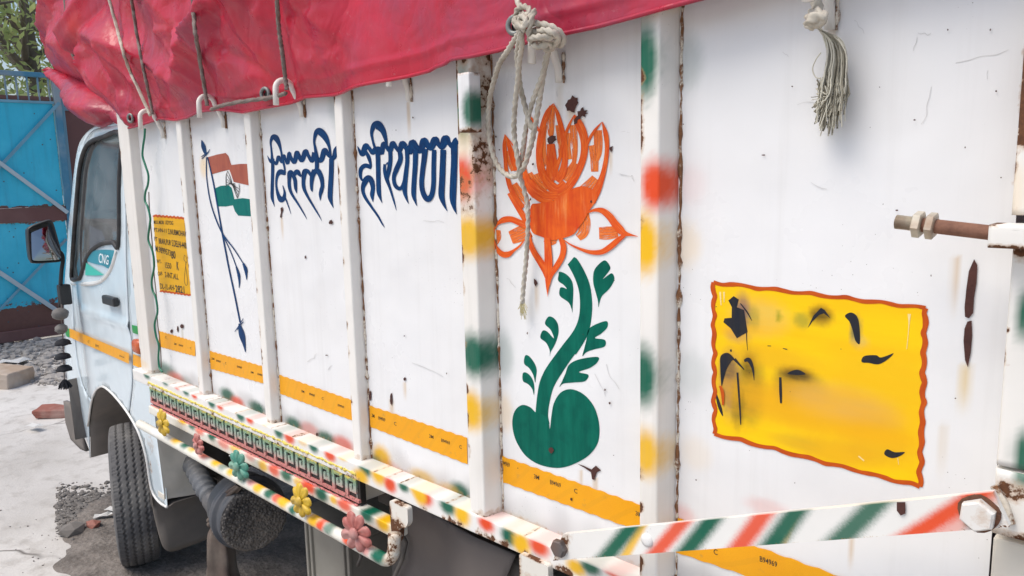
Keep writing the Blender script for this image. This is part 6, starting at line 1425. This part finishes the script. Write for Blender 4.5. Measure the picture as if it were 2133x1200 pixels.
def rock(name, c, r, mat, label, cat, sq=.6, rot=0, box_=None):
    if box_:
        bm = bmesh.new(); bbox_bm(bm, (-box_[0], -box_[1], 0), (box_[0], box_[1], box_[2]), .012); bmesh.ops.subdivide_edges(bm, edges=bm.edges[:], cuts=2, use_grid_fill=True)
        for v in bm.verts: v.co += v.co.normalized() * .018 * mnoise.noise(v.co * 22 + Vector((r * 99, 0, 0)))
        o = bm_obj(name, bm, mat, None, False); o.location = c; o.rotation_euler = (0, .05, rot)
    else: V, F = stone_geo(c, r, sq); o = mesh_obj(name, V, F, mat, None, False)
    return setp(o, label, cat)
M['brick'] = m_simple('red_brick', (.30, .11, .08), .9, .3, 20, .4, 0, ((.4, .36, .32), .4))
c = G(119, 866); rock('broken_brick', (c[0], c[1], 0), .1, M['brick'], 'broken red brick lying on the concrete beside the bumper', 'brick', .6, .9, (.15, .085, .075))
M['sandstone'] = m_simple('tan_stone', (.40, .30, .22), .9, .25, 9, .3, 0, ((.5, .46, .42), .5))
c = G(-14, 800); rock('tan_stone', (c[0], c[1], 0), .2, M['sandstone'], 'long tan stone block lying by the left edge in front of the gate', 'stone', .6, .55, (.34, .16, .17))
c = G(150, 1112); rock('dark_stone', (c[0], c[1], .03), .07, M['stone'], 'dark flat stone at the edge of the soil left of the tyre', 'stone', .55)
c = G(195, 1103); rock('clay_lump', (c[0], c[1], .03), .055, M['brick'], 'reddish clay lump half buried in the soil left of the tyre', 'stone', .5)
M['paper'] = m_simple('dirty_white_paper', (.62, .61, .58), .8, .1)
def scrap(px, py, s, label, rot):
    c = G(px, py, .03); V = [(c[0] + s * (x * math.cos(rot) - y * math.sin(rot)), c[1] + s * (x * math.sin(rot) + y * math.cos(rot)), c[2] + z * s) for x, y, z in ((-1, -.4, .1), (-.3, -.5, .25), (.4, -.35, .1), (1, -.5, .3), (-.9, .4, .25), (-.2, .5, .1), (.5, .3, .35), (.9, .5, .1))]
    o = mesh_obj('paper_scrap', V, [(0, 1, 5, 4), (1, 2, 6, 5), (2, 3, 7, 6)], M['paper'], None, False); m = o.modifiers.new('thickness', 'SOLIDIFY'); m.thickness = .002; setp(o, label, 'litter')
scrap(236, 1063, .05, 'crumpled white scrap lying on the gravel nearest the tyre', .4); scrap(215, 1075, .05, 'thin curled pale scrap lower on the gravel beside the tyre', 1.2); scrap(30, 757, .16, 'pale flat scrap on the ground in front of the rubble by the gate', .9); scrap(72, 889, .07, 'small grey scrap lying flat on the open concrete', .3)

# ================================================================== blue gate
gx = -10.8
k = N('blue_gate_paint'); co = k.co(); n = k.noise(co, 1.6, 7, .65); f = k.noise(co, 14, 7, .7); st = k.noise(k.co('Object', (5, 5, .5)), 1.5, 6, .7); a = k.attr()
c0 = k.mix(k.rng(n, .3, .7), (.014, .41, .60), (.05, .52, .72)); c0 = k.mix(k.rng(st, .52, .75, 0, .5), c0, (.03, .22, .36)); 
rv = k.math('ADD', a.outputs['Alpha'], k.math('MULTIPLY', k.math('SUBTRACT', f, .5), .9)); c0 = k.mix(k.rng(rv, .5, .54), c0, k.mix(f, (.09, .035, .03), (.16, .07, .055))); sp0 = k.vor(co, 9); c0 = k.mix(k.rng(sp0, .10, .06), c0, (.05, .08, .10))
M['gate'] = k.out(c0, .5, k.bump(f, .15, .01))
M['gateframe'] = m_simple('weathered_blue_frame', (.05, .20, .32), .6, .3, 6, .1, 0, ((.35, .34, .32), .6)); M['angle'] = m_simple('pale_angle_iron', (.40, .50, .55), .6, .25, 5, .1, 0, ((.2, .17, .15), .4)); M['brace'] = m_simple('pale_blue_brace', (.13, .31, .42), .6, .35, 5, .1, 0, ((.16, .11, .10), .5))
M['maroon'] = m_simple('maroon_gate_paint', (.13, .055, .05), .65, .25, 3, .1, 0, ((.2, .12, .11), .6))
gate = empty('metal_gate', (gx, 1.2, 0), 'tall blue sheet metal gate with diagonal braces and a barred top', 'gate')
gR = 3.12; gL = -1.6
def gz(py, px=60): return PX(px, py, gx)[2]
zr = gz(210); zb1, zb2 = gz(432), gz(463); zb3 = gz(690); 
def gsheet(name, z0, z1, rustf):
    ys = np.arange(gL, gR - .06, .05); zs = np.linspace(z0, z1, max(3, int((z1 - z0) / .05))); Y, Z = np.meshgrid(ys, zs); V = np.stack([np.full(Y.size, gx) + .006 * np.sin(Y.ravel() * 9), Y.ravel(), Z.ravel()], 1); n_ = len(ys)
    F = [(a, a + 1, a + n_ + 1, a + n_) for r in range(len(zs) - 1) for a in range(r * n_, r * n_ + n_ - 1)]
    C = np.ones((len(V), 4)); C[:, 3] = rustf(V); return mesh_obj(name, V, F, M['gate'], gate, True, None, C)
gsheet('upper_sheet', zb1 + .0, zr - .03, lambda V: .25 * (1 - sstep(0, .25, V[:, 2] - zb1)) + .38 * (1 - sstep(0, .07, V[:, 2] - zb1)))
gsheet('lower_sheet', .12, zb2, lambda V: np.where(V[:, 2] < .42, .85, np.where(V[:, 2] < .52, .5, .1)) + .45 * sstep(zb2 - .1, zb2, V[:, 2]))
box('maroon_band', (gx - .02, gL, zb2 + .002), (gx + .03, gR - .02, zb1 - .002), M['maroon'], gate, .006)
box('bottom_beam', (gx - .02, gL, .03), (gx + .05, gR, .16), M['maroon'], gate, .006)
box('top_beam', (gx - .03, gL, gz(160)), (gx + .03, gR, gz(150)), M['gateframe'], gate, .006)
box('sheet_top_edge', (gx - .02, gL, zr - .03), (gx + .04, gR - .06, zr), M['brace'], gate, .006)
box('upper_strip', (gx - .01, gL, zr + .005), (gx + .01, gR - .06, gz(200)), M['gate'], gate, .003)
box('frame_post', (gx - .04, gR - .055, .03), (gx + .045, gR + .02, gz(160) - .003), M['gateframe'], gate, .006)
yb0 = PX(12, 185, gx)[1]; dy_ = PX(35, 185, gx)[1] - yb0
i = 0
y = yb0 - 14 * dy_
while y < gR - .08:
    if y > gL: box('bar', (gx - .012, y - .009, zr + .004), (gx + .012, y + .009, gz(152) - .03), M['gateframe'], gate, .002)
    y += dy_
def brace(p, q, w_=.035, mat='brace', th=.02):
    a = np.array(PX(*p, gx + .03)); b = np.array(PX(*q, gx + .03)); d = b - a; L = np.linalg.norm(d); nrm = np.array([0, -d[2], d[1]]) / L * w_ / 2; 
    v = [a - nrm, b - nrm, b + nrm, a + nrm]; v2 = [x + (th, 0, 0) for x in v]; V = v + v2
    mesh_obj('brace', V, [(0, 1, 2, 3), (4, 7, 6, 5), (0, 4, 5, 1), (1, 5, 6, 2), (2, 6, 7, 3), (3, 7, 4, 0)], M[mat], gate, False)
brace((-20, 368), (123, 214)); brace((-10, 333), (140, 443), .045, 'angle', .03); brace((-10, 562), (150, 668), .05, 'angle', .03); brace((-10, 655), (138, 498), .03, 'brace', .012)
pil = empty('gate_pillar', (gx - .1, 3.6, 0), 'dull maroon sheet metal leaf standing beyond the blue gate behind the cab', 'gate'); 
box('pillar_sheet', (gx - .16, gR + .06, .0), (gx - .10, 6.5, 3.15), M['maroon'], pil, .01); box('edge_angle', (gx - .13, gR + .03, 0), (gx - .04, gR + .075, 3.17), M['brace'], pil, .004); box('cross_rail', (gx - .098, gR + .078, 2.83), (gx - .06, 6.5, 2.88), M['brace'], pil, .004)

# ================================================================== trees beyond the gate
k = N('sunlit_leaves'); co = k.co(); n = k.noise(co, 1.1, 4); oi = k.n('ObjectInfo'); f = k.noise(co, 9, 2); c0 = k.mix(k.rng(n, .3, .7), (.24, .33, .12), (.38, .44, .18)); c0 = k.mix(k.rng(f, .5, .7), c0, (.34, .34, .14))
k.out(c0, .5, None); tl = k.n('BsdfTranslucent'); k.link(c0, tl.inputs[0]); mx = k.n('MixShader'); mx.inputs[0].default_value = .55; k.link(k.b.outputs[0], mx.inputs[1]); k.link(tl.outputs[0], mx.inputs[2]); k.link(mx.outputs[0], k.t.nodes['Material Output'].inputs[0]); M['leaf'] = k.m
M['bark'] = m_simple('grey_bark', (.13, .11, .085), .9, .35, 12, .4)
def tree(x, y, h, r, n, label, seed):
    rg = np.random.default_rng(seed); t = empty('tree', (x, y, 0), label, 'tree', 'trees beyond the gate'); q = MB()
    q.tube(catmull(np.array([(x, y, 0), (x + .1, y + .05, h * .25), (x - .05, y + .15, h * .5), (x + .05, y, h * .75)]), 5), np.linspace(.2, .06, 16), 8)
    ends = []
    for i in range(16):
        a = rg.uniform(0, 6.28); z0 = h * rg.uniform(.25, .65); L = r * rg.uniform(.6, 1.0); e = np.array([x + L * math.cos(a), y + L * math.sin(a), z0 + h * rg.uniform(.08, .34)]); m_ = np.array([x + L * .45 * math.cos(a), y + L * .45 * math.sin(a), z0 + h * .08])
        pa = catmull(np.array([(x, y, z0), m_, e]), 5); q.tube(pa, np.linspace(.07, .015, len(pa)), 6); ends += [e, (m_ + e) / 2, m_]
    q.obj('trunk', M['bark'], t)
    cl = np.array(ends + [np.array([x + rg.normal(0, r * .4), y + rg.normal(0, r * .4), h * rg.uniform(.55, 1)]) for _ in range(26)])
    c = cl[rg.integers(0, len(cl), n)] + rg.normal(0, 1, (n, 3)) * r * np.array([.2, .2, .17]); c[:, 2] = np.maximum(c[:, 2], .6)
    u = rg.normal(0, 1, (n, 3)); u[:, 2] -= .5; u /= np.linalg.norm(u, axis=1)[:, None]; w_ = np.cross(u, rg.normal(0, 1, (n, 3))); w_ /= np.linalg.norm(w_, axis=1)[:, None]; s = rg.uniform(.05, .12, n)[:, None]
    V = np.stack([c - u * s, c + w_ * s * .38, c + u * s, c - w_ * s * .38], 1).reshape(-1, 3); F = np.arange(4 * n).reshape(-1, 4)
    mesh_obj('crown', V, F, M['leaf'], t, False)
for a_ in ((-14.5, 2.2, 6.2, 1.9, 2300, 'loose bright green tree straight behind the barred gate top', 1), (-16.5, 4.3, 8.0, 2.6, 3200, 'tall green tree behind the folded front of the tarpaulin', 2), (-15.5, -.4, 6.8, 2.4, 2500, 'green tree beyond the left part of the gate, mostly out of view', 3), (-21, 3.0, 9.5, 3.2, 3000, 'far pale green tree rising behind the other trees', 4), (-19, 6.4, 7.5, 2.8, 2500, 'far tree to the right, behind the truck', 5)): tree(*a_)
q = MB()
for i in range(1): pass
hedge = empty('shrub', (-13, 2.5, 0), 'low yellowish green shrub showing between the bars of the gate top', 'shrub')
rg = np.random.default_rng(11); n = 5200; c = np.stack([rg.uniform(-14.2, -12.4, n), rg.uniform(-1.5, 5, n), rg.uniform(.2, 3.6, n) * (1 - .15 * rg.random(n))], 1); u = rg.normal(0, 1, (n, 3)); u /= np.linalg.norm(u, axis=1)[:, None]; w_ = np.cross(u, rg.normal(0, 1, (n, 3))); w_ /= np.linalg.norm(w_, axis=1)[:, None]; s = rg.uniform(.04, .10, n)[:, None]
mesh_obj('foliage', np.stack([c - u * s, c + w_ * s * .45, c + u * s, c - w_ * s * .45], 1).reshape(-1, 3), np.arange(4 * n).reshape(-1, 4), M['leaf'], hedge, False)
q = MB()
for i in range(14): x, y = rg.uniform(-14, -12.6), rg.uniform(-1.4, 4.8); q.tube([(x, y, 0), (x + rg.normal(0, .2), y + rg.normal(0, .2), 1.5), (x + rg.normal(0, .4), y + rg.normal(0, .4), 3)], [.03, .02, .008], 6)
q.obj('stem', M['bark'], hedge)
